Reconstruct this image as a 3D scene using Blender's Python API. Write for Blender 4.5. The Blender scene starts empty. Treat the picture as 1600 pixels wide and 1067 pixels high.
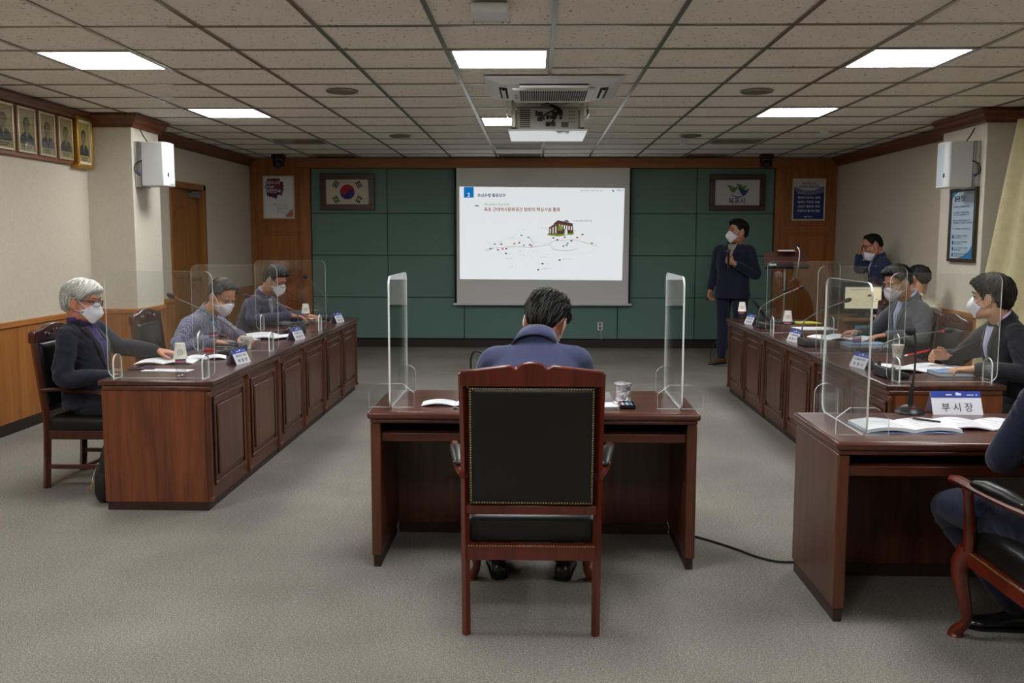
import bpy, bmesh, math, random
from math import sin, cos, pi, radians, sqrt
from mathutils import Vector, Matrix, noise, Euler
from mathutils.bvhtree import BVHTree

# ------------------------------------------------------------------ camera, world, exposure
scene = bpy.context.scene
COL = scene.collection
CAM_H, F_PX = 1.44, 1485.0
PITCH, YAW, ROLL = 0.1067, 0.0250, 0.0018
_fw = Vector((-sin(YAW) * cos(PITCH), cos(YAW) * cos(PITCH), -sin(PITCH)))
_rt = Vector((cos(YAW), sin(YAW), 0))
_up = _rt.cross(_fw)
_r2 = _rt * cos(ROLL) + _up * sin(ROLL)
_u2 = _up * cos(ROLL) - _rt * sin(ROLL)
cd = bpy.data.cameras.new('camera')
cd.sensor_fit = 'HORIZONTAL'; cd.sensor_width = 36.0; cd.lens = F_PX * 36.0 / 1600.0
cd.clip_start = 0.05; cd.clip_end = 100
cam = bpy.data.objects.new('camera', cd); COL.objects.link(cam)
cam.matrix_world = Matrix(((_r2.x, _u2.x, -_fw.x, 0), (_r2.y, _u2.y, -_fw.y, 0), (_r2.z, _u2.z, -_fw.z, CAM_H), (0, 0, 0, 1)))
scene.camera = cam
w = bpy.data.worlds.new('world'); scene.world = w; w.use_nodes = True
w.node_tree.nodes['Background'].inputs[0].default_value = (0.05, 0.05, 0.05, 1)
w.node_tree.nodes['Background'].inputs[1].default_value = 0.2
scene.view_settings.view_transform = 'Standard'
scene.view_settings.look = 'None'
scene.view_settings.exposure = 0.0
scene.view_settings.gamma = 1.0
scene.view_settings.use_curve_mapping = False
PANEL_LIGHT = 29.5        # emission of the lit ceiling panels
SLIDE_LIGHT = 0.70       # emission of the projected slide

# ------------------------------------------------------------------ helpers: colour, materials
def lin(c):
    c = c / 255.0
    return c / 12.92 if c <= 0.04045 else ((c + 0.055) / 1.055) ** 2.4
def rgb(r, g, b): return (lin(r), lin(g), lin(b), 1.0)

MATS = {}
def newmat(name):
    m = bpy.data.materials.new(name); m.use_nodes = True
    MATS[name] = m
    nt = m.node_tree
    return m, nt, nt.nodes['Principled BSDF']
def N(nt, typ, **kw):
    n = nt.nodes.new(typ)
    for k, v in kw.items(): setattr(n, k, v)
    return n
def coords(nt, scale=(1, 1, 1), kind='Object', rot=(0, 0, 0)):
    t = N(nt, 'ShaderNodeTexCoord'); mp = N(nt, 'ShaderNodeMapping')
    mp.inputs['Scale'].default_value = scale
    mp.inputs['Rotation'].default_value = rot
    nt.links.new(t.outputs[kind], mp.inputs['Vector'])
    return mp.outputs['Vector']
def noise_tex(nt, vec, scale, detail=4, rough=0.55, dist=0.0):
    n = N(nt, 'ShaderNodeTexNoise')
    n.inputs['Scale'].default_value = scale; n.inputs['Detail'].default_value = detail
    n.inputs['Roughness'].default_value = rough; n.inputs['Distortion'].default_value = dist
    nt.links.new(vec, n.inputs['Vector'])
    return n.outputs['Fac']
def ramp(nt, fac, stops):
    r = N(nt, 'ShaderNodeValToRGB')
    e = r.color_ramp.elements
    e[0].position, e[0].color = stops[0]
    e[1].position, e[1].color = stops[-1]
    for p, c in stops[1:-1]:
        x = e.new(p); x.color = c
    nt.links.new(fac, r.inputs['Fac'])
    return r.outputs['Color']
def bump(nt, b, fac, strength, dist=0.01):
    n = N(nt, 'ShaderNodeBump')
    n.inputs['Strength'].default_value = strength; n.inputs['Distance'].default_value = dist
    nt.links.new(fac, n.inputs['Height']); nt.links.new(n.outputs['Normal'], b.inputs['Normal'])
def plain(name, col, rough=0.5, metal=0.0, bmp=None, spec=0.5, var=0.0, coat=0.0):
    m, nt, b = newmat(name)
    b.inputs['Base Color'].default_value = col
    b.inputs['Roughness'].default_value = rough; b.inputs['Metallic'].default_value = metal
    b.inputs['Specular IOR Level'].default_value = spec
    b.inputs['Coat Weight'].default_value = coat
    v = coords(nt)
    if var:
        f = noise_tex(nt, v, 14, 5)
        c1 = [max(0, x * (1 - var)) for x in col[:3]] + [1]; c2 = [min(1, x * (1 + var)) for x in col[:3]] + [1]
        nt.links.new(ramp(nt, f, [(0.3, c1), (0.7, c2)]), b.inputs['Base Color'])
    if bmp:
        bump(nt, b, noise_tex(nt, v, bmp[0], 4), bmp[1], bmp[2] if len(bmp) > 2 else 0.004)
    return m
def wood(name, c1, c2, axis='z', rough=0.35, s=1.0, coat=0.15, spec=0.5, contrast=(0.3, 0.72)):
    m, nt, b = newmat(name)
    sc = {'x': (1.2, 16, 16), 'y': (16, 1.2, 16), 'z': (16, 16, 1.2)}[axis]
    v = coords(nt, [k * s for k in sc])
    f1 = noise_tex(nt, v, 1.0, 6, 0.6, 0.6)
    v2 = coords(nt, [k * s * 5 for k in sc])
    f2 = noise_tex(nt, v2, 1.0, 3, 0.5)
    mx = N(nt, 'ShaderNodeMath', operation='MULTIPLY_ADD')
    mx.inputs[1].default_value = 0.35
    nt.links.new(f2, mx.inputs[0]); nt.links.new(f1, mx.inputs[2])
    sub = N(nt, 'ShaderNodeMath', operation='SUBTRACT'); sub.inputs[1].default_value = 0.17
    nt.links.new(mx.outputs[0], sub.inputs[0])
    mid = [(a + c) / 2 for a, c in zip(c1, c2)]
    nt.links.new(ramp(nt, sub.outputs[0], [(contrast[0], c1), (0.5, mid), (contrast[1], c2)]), b.inputs['Base Color'])
    b.inputs['Roughness'].default_value = rough
    b.inputs['Specular IOR Level'].default_value = spec
    b.inputs['Coat Weight'].default_value = coat; b.inputs['Coat Roughness'].default_value = 0.2
    bump(nt, b, f2, 0.06, 0.002)
    return m
def emit(name, col, strength):
    m, nt, b = newmat(name)
    b.inputs['Base Color'].default_value = (col[0] * .8, col[1] * .8, col[2] * .8, 1)
    b.inputs['Emission Color'].default_value = col
    b.inputs['Emission Strength'].default_value = strength
    b.inputs['Roughness'].default_value = 0.6
    return m
def clear(name, tint=(0.97, 0.985, 0.98, 1), base=0.045, rough=0.0):
    # thin clear plastic: straight-through light plus a Fresnel mirror layer
    m, nt, b = newmat(name)
    nt.nodes.remove(b)
    out = nt.nodes['Material Output']
    tr = N(nt, 'ShaderNodeBsdfTransparent'); tr.inputs['Color'].default_value = tint
    gl = N(nt, 'ShaderNodeBsdfGlossy'); gl.inputs['Roughness'].default_value = rough
    lw = N(nt, 'ShaderNodeLayerWeight'); lw.inputs['Blend'].default_value = 0.5
    pw = N(nt, 'ShaderNodeMath', operation='POWER'); pw.inputs[1].default_value = 5.0
    nt.links.new(lw.outputs['Facing'], pw.inputs[0])
    ma = N(nt, 'ShaderNodeMath', operation='MULTIPLY_ADD')
    ma.inputs[1].default_value = 1 - base; ma.inputs[2].default_value = base
    nt.links.new(pw.outputs[0], ma.inputs[0])
    mix = N(nt, 'ShaderNodeMixShader')
    nt.links.new(ma.outputs[0], mix.inputs[0]); nt.links.new(tr.outputs[0], mix.inputs[1]); nt.links.new(gl.outputs[0], mix.inputs[2])
    nt.links.new(mix.outputs[0], out.inputs['Surface'])
    return m

# ------------------------------------------------------------------ helpers: meshes and objects
class MB:
    def __init__(self): self.v = []; self.f = []; self.m = []
    def add(self, vs, fs, mi=0):
        o = len(self.v)
        self.v.extend(Vector(p) for p in vs)
        for f in fs: self.f.append([i + o for i in f]); self.m.append(mi)
        return self
    def box(self, x0, x1, y0, y1, z0, z1, mi=0):
        vs = [(x, y, z) for z in (z0, z1) for y in (y0, y1) for x in (x0, x1)]
        return self.add(vs, [(0, 2, 3, 1), (4, 5, 7, 6), (0, 1, 5, 4), (2, 6, 7, 3), (0, 4, 6, 2), (1, 3, 7, 5)], mi)
    def obox(self, c, size, R=None, mi=0):
        R = R or Matrix.Identity(3); c = Vector(c)
        hs = [s / 2 for s in size]
        vs = [c + R @ Vector((x * hs[0], y * hs[1], z * hs[2])) for z in (-1, 1) for y in (-1, 1) for x in (-1, 1)]
        return self.add(vs, [(0, 2, 3, 1), (4, 5, 7, 6), (0, 1, 5, 4), (2, 6, 7, 3), (0, 4, 6, 2), (1, 3, 7, 5)], mi)
    def loft(self, rings, cap=True, closed=True, mi=0, loop=False):
        n = len(rings[0]); vs = [p for r in rings for p in r]; fs = []
        k = n if closed else n - 1
        R = len(rings)
        for i in range(R if loop else R - 1):
            a, b2 = i * n, ((i + 1) % R) * n
            for j in range(k):
                q = (j + 1) % n
                fs.append((a + j, a + q, b2 + q, b2 + j))
        if cap and closed and not loop:
            fs.append(tuple(reversed(range(n)))); fs.append(tuple(range((R - 1) * n, R * n)))
        return self.add(vs, fs, mi)
    def tube(self, pts, r, seg=8, mi=0, ref=None, round_ends=False, loop=False, flat=1.0):
        pts = [Vector(p) for p in pts]; n = len(pts)
        rs = list(r) if isinstance(r, list) else [r] * n
        tg = []
        for i in range(n):
            if loop: d = pts[(i + 1) % n] - pts[i - 1]
            else: d = pts[min(i + 1, n - 1)] - pts[max(i - 1, 0)]
            tg.append(d.normalized() if d.length > 1e-9 else Vector((0, 0, 1)))
        up = Vector(ref) if ref else (Vector((0, 0, 1)) if abs(tg[0].z) < 0.9 else Vector((1, 0, 0)))
        rings = []
        def ring(c, t, u, rr):
            rx, ry = rr if isinstance(rr, (list, tuple)) else (rr, rr * flat)
            s = t.cross(u).normalized(); u2 = s.cross(t)
            return [c + s * (rx * cos(2 * pi * j / seg)) + u2 * (ry * sin(2 * pi * j / seg)) for j in range(seg)], u2
        for i in range(n):
            u = up - tg[i] * up.dot(tg[i])
            if u.length < 1e-6: u = tg[i].orthogonal()
            u.normalize()
            rg, up = ring(pts[i], tg[i], u, rs[i])
            rings.append(rg)
        if round_ends and not loop:
            def capr(c, t, rr, base):
                k = max(rr) if isinstance(rr, (list, tuple)) else rr
                out = []
                for a in (35, 65, 85):
                    out.append([c + t * (k * sin(radians(a))) + (p - c) * cos(radians(a)) for p in base])
                return out
            rings = list(reversed(capr(pts[0], -tg[0], rs[0], rings[0]))) + rings + capr(pts[-1], tg[-1], rs[-1], rings[-1])
        return self.loft(rings, cap=not loop, mi=mi, loop=loop)
    def lathe(self, prof, seg=20, c=(0, 0, 0), mi=0, R=None, cap=True):
        c = Vector(c); R = R or Matrix.Identity(3)
        rings = [[c + R @ Vector((r * cos(2 * pi * j / seg), r * sin(2 * pi * j / seg), z)) for j in range(seg)] for r, z in prof]
        return self.loft(rings, cap=cap, mi=mi)
    def ell(self, c, rad, R=None, seg=16, rings=9, mi=0):
        prof = [(max(1e-4, cos(a)), sin(a)) for a in [(-pi / 2 + pi * i / (rings - 1)) * 0.995 for i in range(rings)]]
        c = Vector(c); R = R or Matrix.Identity(3)
        rr = [[c + R @ Vector((p * cos(2 * pi * j / seg) * rad[0], p * sin(2 * pi * j / seg) * rad[1], z * rad[2])) for j in range(seg)] for p, z in prof]
        return self.loft(rr, mi=mi)
    def prism(self, poly, o, ux, uy, un, mi=0, mi_side=None):
        # polygon in the (ux, uy) plane at o, extruded by the vector un
        o, ux, uy, un = Vector(o), Vector(ux), Vector(uy), Vector(un)
        a = [o + ux * p[0] + uy * p[1] for p in poly]; n = len(a)
        b2 = [p + un for p in a]
        k = len(self.v); self.v.extend(a + b2)
        nf = ux.cross(uy).dot(un) > 0
        fr = list(range(k, k + n)); bk = list(range(k + n, k + 2 * n))
        self.f.append(fr[::-1] if nf else fr); self.m.append(mi)
        self.f.append(bk if nf else bk[::-1]); self.m.append(mi)
        for i in range(n):
            q = (i + 1) % n
            s = [k + i, k + q, k + n + q, k + n + i]
            self.f.append(s if nf else s[::-1]); self.m.append(mi if mi_side is None else mi_side)
        return self
    def poly(self, pts, mi=0): return self.add(pts, [tuple(range(len(pts)))], mi)
    def grid(self, rows, mi=0):
        n = len(rows[0]); vs = [p for r in rows for p in r]
        fs = [(i * n + j, i * n + j + 1, (i + 1) * n + j + 1, (i + 1) * n + j) for i in range(len(rows) - 1) for j in range(n - 1)]
        return self.add(vs, fs, mi)
    def merge(self, o):
        k = len(self.v); self.v.extend(o.v)
        for f, m in zip(o.f, o.m): self.f.append([i + k for i in f]); self.m.append(m)
        return self
    def shift(self, d):
        d = Vector(d); self.v = [p + d for p in self.v]; return self
    def mesh(self, name, smooth=None):
        me = bpy.data.meshes.new(name)
        me.from_pydata([tuple(p) for p in self.v], [], self.f)
        me.polygons.foreach_set('material_index', self.m)
        if smooth is not None:
            me.polygons.foreach_set('use_smooth', [True] * len(me.polygons))
            if smooth < 180: me.set_sharp_from_angle(angle=radians(smooth))
        me.update()
        return me

def mesh_obj(name, me, mats, parent=None, loc=(0, 0, 0), rot=(0, 0, 0)):
    if not isinstance(mats, (list, tuple)): mats = [mats]
    if len(me.materials) == 0:
        for k in mats: me.materials.append(MATS[k] if isinstance(k, str) else k)
    o = bpy.data.objects.new(name, me); COL.objects.link(o)
    o.location = loc; o.rotation_euler = rot
    if parent: o.parent = parent
    return o
def part(name, mb, mats, parent=None, smooth=None, bevel=None, loc=(0, 0, 0), rot=(0, 0, 0), kind=None, label=None, segs=2):
    o = mesh_obj(name, mb.mesh(name, smooth if smooth is not None else (40 if bevel else None)), mats, parent, loc, rot)
    if bevel:
        md = o.modifiers.new('bevel', 'BEVEL'); md.width = bevel; md.segments = segs; md.limit_method = 'ANGLE'; md.angle_limit = radians(40)
    if kind: o['kind'] = kind
    if label: o['label'] = label
    return o
def thing(name, label, cat, loc=(0, 0, 0), rotz=0.0, group=None):
    o = bpy.data.objects.new(name, None); COL.objects.link(o)
    o.empty_display_size = 0.1
    o.location = loc; o.rotation_euler = (0, 0, rotz)
    o['label'] = label; o['category'] = cat
    if group: o['group'] = group
    return o
def tag(o, label, cat, group=None):
    o['label'] = label; o['category'] = cat
    if group: o['group'] = group
    return o
def struct(name, mb, mats, parent=None, **kw):
    o = part(name, mb, mats, parent, **kw)
    if not parent: o['kind'] = 'structure'
    return o
def dup(root, loc, rotz, label, group=None):
    r = root.copy(); COL.objects.link(r); r.location = loc; r.rotation_euler = (0, 0, rotz)
    r['label'] = label
    if group: r['group'] = group
    for ch in list(root.children):
        c = ch.copy(); COL.objects.link(c); c.parent = r
        for g in list(ch.children):
            d = g.copy(); COL.objects.link(d); d.parent = c
    return r

_TXT = {}
_tcu = bpy.data.curves.new('lettering_source', 'FONT'); _tob = bpy.data.objects.new('lettering_source', _tcu)
def text_mesh(body, bold):
    k = (body, bold)
    if k not in _TXT:
        cu = _tcu; cu.body = body; cu.size = 1.0; cu.resolution_u = 3
        cu.offset = 0.018 if bold else 0.0
        cu.fill_mode = 'FRONT'
        me = _tob.to_mesh()
        vs = [v.co.copy() for v in me.vertices]; fs = [tuple(p.vertices) for p in me.polygons]
        _tob.to_mesh_clear()
        _TXT[k] = (vs, fs)
    return _TXT[k]
def txt(mb, body, size, o, ux, uy, mi=0, align='l', bold=False, width=None):
    vs, fs = text_mesh(body, bold)
    if not vs: return
    o, ux, uy = Vector(o), Vector(ux), Vector(uy)
    x0 = min(v.x for v in vs); x1 = max(v.x for v in vs)
    sx = size if width is None else width / max(1e-6, x1 - x0)
    off = {'l': x0, 'c': (x0 + x1) / 2, 'r': x1}[align]
    mb.add([o + ux * ((v.x - off) * sx) + uy * (v.y * size) for v in vs], fs, mi)
def marks(mb, size, o, ux, uy, mi=0, width=.3, align='l'):
    # a line of lettering too small to read: syllable-sized strokes with word gaps
    o, ux, uy = Vector(o), Vector(ux), Vector(uy)
    if align == 'r': o = o - ux * width
    x, k = 0.0, random.randint(2, 4)
    while x < width - size * .6:
        for a, b2, c, d in ((0, .34, .45, .8), (.1, .75, .0, .16), (.52, .64, .2, .8), (.05, .4, .25, .38)):
            if random.random() < .8: mb.add([o + ux * (x + q * size) + uy * (r * size) for q, r in ((a, c), (b2, c), (b2, d), (a, d))], [(0, 1, 2, 3)], mi)
        x += size * .92; k -= 1
        if k == 0: x += size * .45; k = random.randint(2, 5)
def rrect(w, h, r, n=6):
    # rounded rectangle outline, lower left at (0,0)
    out = []
    for cx, cy, a0 in ((w - r, r, -90), (w - r, h - r, 0), (r, h - r, 90), (r, r, 180)):
        for i in range(n + 1):
            a = radians(a0 + 90 * i / n); out.append((cx + r * cos(a), cy + r * sin(a)))
    return out
def catmull(pts, n=6):
    pts = [Vector(p) for p in pts]; out = []
    for i in range(len(pts) - 1):
        p0 = pts[max(i - 1, 0)]; p1 = pts[i]; p2 = pts[i + 1]; p3 = pts[min(i + 2, len(pts) - 1)]
        for k in range(n):
            t = k / n
            out.append(0.5 * ((2 * p1) + (p2 - p0) * t + (2 * p0 - 5 * p1 + 4 * p2 - p3) * t * t + (3 * p1 - p0 - 3 * p2 + p3) * t ** 3))
    out.append(pts[-1]); return out
random.seed(7)
X3, Y3, Z3 = Vector((1, 0, 0)), Vector((0, 1, 0)), Vector((0, 0, 1))

# ------------------------------------------------------------------ materials
wood('mahogany', rgb(56, 28, 16), rgb(102, 55, 31), 'z', 0.32)
wood('mahogany_y', rgb(56, 28, 16), rgb(102, 55, 31), 'y', 0.32)
wood('mahogany_x', rgb(62, 27, 16), rgb(106, 50, 30), 'x', 0.30)
wood('mahogany_end', rgb(76, 38, 20), rgb(128, 68, 38), 'z', 0.38)
wood('counter_top', rgb(52, 27, 20), rgb(88, 50, 38), 'y', 0.26, coat=0.3)
wood('desk_top', rgb(64, 31, 24), rgb(100, 56, 43), 'x', 0.28, coat=0.3)
wood('chair_wood', rgb(70, 20, 10), rgb(112, 38, 18), 'z', 0.28, coat=0.4)
wood('chair_wood_dark', rgb(48, 17, 12), rgb(82, 32, 20), 'z', 0.28, coat=0.4)
wood('dark_plinth', rgb(34, 16, 12), rgb(58, 30, 22), 'y', 0.5)
wood('wainscot_wood', rgb(138, 82, 34), rgb(186, 122, 60), 'z', 0.42, contrast=(0.25, 0.8))
wood('wainscot_cap', rgb(150, 90, 40), rgb(190, 124, 62), 'y', 0.4)
wood('pilaster_wood', rgb(136, 80, 30), rgb(174, 108, 46), 'z', 0.4)
wood('beam_wood', rgb(134, 80, 34), rgb(168, 106, 50), 'x', 0.4)
wood('crown_wood', rgb(88, 42, 20), rgb(122, 66, 34), 'y', 0.4)
wood('door_wood', rgb(128, 82, 32), rgb(160, 106, 46), 'z', 0.4)
wood('portrait_board', rgb(108, 58, 28), rgb(146, 84, 44), 'y', 0.4)
wood('frame_dark', rgb(50, 20, 14), rgb(78, 34, 22), 'x', 0.35)
plain('white_plastic', rgb(218, 221, 220), 0.4)
plain('white_paint', rgb(214, 214, 210), 0.55)
plain('black_plastic', rgb(24, 24, 26), 0.4)
plain('black_rubber', rgb(18, 18, 18), 0.7)
plain('dark_grey', rgb(48, 48, 50), 0.45)
plain('mid_grey', rgb(112, 112, 112), 0.5)
plain('steel', rgb(190, 190, 192), 0.3, 1.0)
plain('brass', rgb(150, 128, 84), 0.42, 0.9)
plain('gilt', rgb(196, 150, 58), 0.38, 0.85, bmp=(160, 0.5, 0.002))
plain('cream_mat', rgb(214, 206, 186), 0.6)
plain('leather', rgb(17, 18, 17), 0.36, bmp=(240, 0.18, 0.002), spec=0.45)
plain('paper', rgb(232, 232, 236), 0.75)
plain('paper_edge', rgb(206, 206, 204), 0.8)
plain('ink', rgb(40, 40, 48), 0.7)
plain('ink_blue', rgb(30, 58, 150), 0.6)
plain('plate_white', rgb(226, 228, 238), 0.5)
plain('plate_lilac', rgb(190, 184, 216), 0.5)
plain('notebook_blue', rgb(122, 152, 186), 0.6, bmp=(300, 0.2, 0.001))
plain('cup_paper', rgb(232, 228, 216), 0.6)
plain('cup_purple', rgb(92, 52, 92), 0.6)
plain('cap_blue', rgb(84, 150, 206), 0.4)
plain('label_pink', rgb(206, 120, 168), 0.5)
plain('red_plastic', rgb(200, 28, 34), 0.35)
plain('foil', rgb(206, 206, 208), 0.22, 1.0, bmp=(45, 1.0, 0.02))
plain('slot_black', rgb(10, 10, 10), 0.8)
clear('acrylic', base=.06); clear('bottle_clear', (0.95, 0.96, 0.97, 1), 0.13, 0.06); clear('picture_glass', (0.98, 0.98, 0.98, 1), 0.04)
m, nt, b = newmat('acrylic_edge')
b.inputs['Base Color'].default_value = rgb(236, 241, 237); b.inputs['Roughness'].default_value = 0.25  # near-white colour stands in for light piped to the sheet edges
b.inputs['Transmission Weight'].default_value = 0.05; b.inputs['Specular IOR Level'].default_value = 0.8

m, nt, b = newmat('carpet')
v = coords(nt)
fA = noise_tex(nt, v, 190, 3, 0.7); fB = noise_tex(nt, coords(nt, (1, 1.0, 1)), 1.1, 3, 0.5); fC = noise_tex(nt, coords(nt, (70, 190, 70), rot=(0, 0, 0.5)), 1.0, 3, 0.6)
ad = N(nt, 'ShaderNodeMath', operation='MULTIPLY_ADD'); ad.inputs[1].default_value = 0.25
nt.links.new(fB, ad.inputs[0]); nt.links.new(fA, ad.inputs[2])
ad2 = N(nt, 'ShaderNodeMath', operation='MULTIPLY_ADD'); ad2.inputs[1].default_value = 0.45
nt.links.new(fC, ad2.inputs[0]); nt.links.new(ad.outputs[0], ad2.inputs[2])
cc = ramp(nt, ad2.outputs[0], [(0.52, rgb(82, 79, 73)), (0.85, rgb(127, 123, 115)), (1.12, rgb(170, 165, 156))])
br = N(nt, 'ShaderNodeTexBrick'); br.offset = 0.0
for k, val in (('Scale', 1.0), ('Mortar Size', 0.0025), ('Mortar Smooth', 0.3), ('Brick Width', 0.5), ('Row Height', 0.5)): br.inputs[k].default_value = val
br.inputs['Color1'].default_value = (1, 1, 1, 1); br.inputs['Color2'].default_value = (0.96, 0.96, 0.96, 1); br.inputs['Mortar'].default_value = (0.88, 0.88, 0.88, 1)
nt.links.new(v, br.inputs['Vector'])
mm = N(nt, 'ShaderNodeMix', data_type='RGBA', blend_type='MULTIPLY'); mm.inputs['Factor'].default_value = 1.0
nt.links.new(cc, mm.inputs['A']); nt.links.new(br.outputs['Color'], mm.inputs['B'])
nt.links.new(mm.outputs['Result'], b.inputs['Base Color'])
b.inputs['Roughness'].default_value = 0.95; b.inputs['Specular IOR Level'].default_value = 0.1
bump(nt, b, fA, 0.6, 0.006)

m, nt, b = newmat('ceiling_tile')
v = coords(nt)
oi = N(nt, 'ShaderNodeObjectInfo')
off = N(nt, 'ShaderNodeVectorMath', operation='ADD')
sc = N(nt, 'ShaderNodeVectorMath', operation='SCALE'); sc.inputs['Scale'].default_value = 37.0
cv = N(nt, 'ShaderNodeCombineXYZ'); nt.links.new(oi.outputs['Random'], cv.inputs[0]); nt.links.new(oi.outputs['Random'], cv.inputs[1])
nt.links.new(cv.outputs[0], sc.inputs[0]); nt.links.new(v, off.inputs[0]); nt.links.new(sc.outputs[0], off.inputs[1])
mp = N(nt, 'ShaderNodeMapping'); mp.inputs['Scale'].default_value = (1.0, 0.55, 1.0); mp.inputs['Rotation'].default_value = (0, 0, 0.5)
nt.links.new(off.outputs[0], mp.inputs['Vector'])
f1 = noise_tex(nt, mp.outputs[0], 62, 2, 0.5, 0.8)
f2 = noise_tex(nt, off.outputs[0], 5, 2, 0.5)
c = ramp(nt, f1, [(0.305, rgb(120, 115, 106)), (0.345, rgb(240, 235, 225)), (0.7, rgb(244, 241, 233))])
mm = N(nt, 'ShaderNodeMix', data_type='RGBA', blend_type='MULTIPLY'); mm.inputs['Factor'].default_value = 1.0
nt.links.new(c, mm.inputs['A']); nt.links.new(ramp(nt, f2, [(0.2, (0.93, 0.93, 0.92, 1)), (0.8, (1, 1, 1, 1))]), mm.inputs['B'])
nt.links.new(mm.outputs['Result'], b.inputs['Base Color'])
b.inputs['Roughness'].default_value = 0.9; b.inputs['Specular IOR Level'].default_value = 0.15
bump(nt, b, f1, 0.25, 0.003)
plain('tee_metal', rgb(150, 147, 136), 0.26, 0.75)
plain('light_frame', rgb(190, 192, 190), 0.45)
emit('light_on', (0.985, 0.99, 1.0, 1), PANEL_LIGHT)
plain('light_off', rgb(128, 122, 110), 0.25)

def wallpaper(name, c1, c2):
    m, nt, b = newmat(name)
    v = coords(nt)
    f = noise_tex(nt, v, 48, 3, 0.6, 1.2)
    nt.links.new(ramp(nt, f, [(0.3, c1), (0.7, c2)]), b.inputs['Base Color'])
    b.inputs['Roughness'].default_value = 0.8; b.inputs['Specular IOR Level'].default_value = 0.25
    bump(nt, b, f, 0.2, 0.003)
wallpaper('wallpaper', rgb(200, 190, 170), rgb(212, 203, 184))
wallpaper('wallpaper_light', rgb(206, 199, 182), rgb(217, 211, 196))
m, nt, b = newmat('green_fabric')
v = coords(nt)
f = noise_tex(nt, v, 320, 2, 0.6); f2 = noise_tex(nt, v, 1.5, 2)
nt.links.new(ramp(nt, f, [(0.3, rgb(102, 132, 126)), (0.7, rgb(118, 149, 142))]), b.inputs['Base Color'])
b.inputs['Roughness'].default_value = 0.9; b.inputs['Specular IOR Level'].default_value = 0.15
bump(nt, b, f, 0.3, 0.002)
plain('green_joint', rgb(30, 48, 44), 0.9)
plain('baseboard_dark', rgb(42, 30, 26), 0.55)
plain('curtain_cloth', rgb(200, 190, 150), 0.85, bmp=(60, 0.3, 0.004), var=0.08)
# ------------------------------------------------------------------ the room shell
CZ = 2.51
YB = 12.73
def GX(k): return 0.6 * k - 0.516
def GY(r): return 4.93 + 0.6 * r
fl = struct('floor', MB().box(-4.2, 4.2, -3.1, 12.95, -0.1, 0.0), 'carpet')

# left wall with its pillar and the doorway
wl = struct('wall_left', MB().box(-4.1, -3.90, -3.0, 8.27, 0, CZ - .004), 'wallpaper')
struct('pillar', MB().box(-4.1, -3.50, 8.27, 8.86, 0, CZ - .004), ['wallpaper_light'], wl, bevel=.006)
struct('wall_segment', MB().box(-4.1, -3.80, 8.86, 9.91, 0, CZ - .004), 'wallpaper', wl)
struct('wall_segment', MB().box(-4.1, -3.80, 9.91, 10.85, 2.0, CZ - .004), 'wallpaper', wl)
struct('wall_segment', MB().box(-4.1, -3.80, 10.85, YB, 0, CZ - .004), 'wallpaper', wl)
wr = struct('wall_right', MB().box(4.0, 4.13, -3.0, 8.02, 0, CZ - .004), 'wallpaper')
struct('pillar', MB().box(3.69, 4.13, 8.02, 8.87, 0, CZ - .004), ['wallpaper_light'], wr, bevel=.006)
struct('wall_segment', MB().box(3.93, 4.13, 8.87, YB, 0, CZ - .004), 'wallpaper', wr)
struct('wall_front', MB().box(-4.1, 4.13, -3.1, -3.0, 0, CZ - .004), 'wallpaper')
wb = struct('wall_back', MB().box(-4.1, 4.13, YB, YB + .15, 0, CZ - .004), 'green_joint')

# wainscot boards: each board a piece of its wall
def board_run(wall, axis, fixed, a, b2, face, step=.42):
    n = max(1, round((b2 - a) / step)); d = (b2 - a) / n
    for i in range(n):
        lo, hi = a + i * d + .0015, a + (i + 1) * d - .0015
        f0, f1 = sorted((fixed, fixed + face * .014))
        mb = MB().box(f0, f1, lo, hi, .085, .785) if axis == 'x' else MB().box(lo, hi, f0, f1, .085, .785)
        part('wainscot_board', mb, 'wainscot_wood', wall)
    for nm, z0, z1, t, mt in (('wainscot_cap', .785, .83, .026, 'wainscot_cap'),):
        f0, f1 = sorted((fixed, fixed + face * t))
        mb = MB().box(f0, f1, a, b2, z0, z1) if axis == 'x' else MB().box(a, b2, f0, f1, z0, z1)
        part(nm, mb, mt, wall, bevel=.006)
    f0, f1 = sorted((fixed, fixed + face * .018))
    mb = MB().box(f0, f1, a, b2, .0, .085) if axis == 'x' else MB().box(a, b2, f0, f1, .0, .085)
    return mb
bl = MB()
bl.merge(board_run(wl, 'x', -3.90, 2.0, 8.255, 1)); bl.merge(board_run(wl, 'y', 8.27, -3.885, -3.486, -1))
bl.merge(board_run(wl, 'x', -3.50, 8.27, 8.86, 1)); bl.merge(board_run(wl, 'x', -3.80, 8.88, 9.85, 1)); bl.merge(board_run(wl, 'x', -3.80, 10.92, 12.66, 1))
struct('baseboard_left', bl, 'baseboard_dark')
brr = MB()
brr.merge(board_run(wr, 'x', 4.0, 2.0, 8.0, -1)); brr.merge(board_run(wr, 'y', 8.02, 3.676, 3.985, -1))
brr.merge(board_run(wr, 'x', 3.69, 8.02, 8.87, -1)); brr.merge(board_run(wr, 'x', 3.93, 8.885, 12.66, -1))
struct('baseboard_right', brr, 'baseboard_dark')

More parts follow.
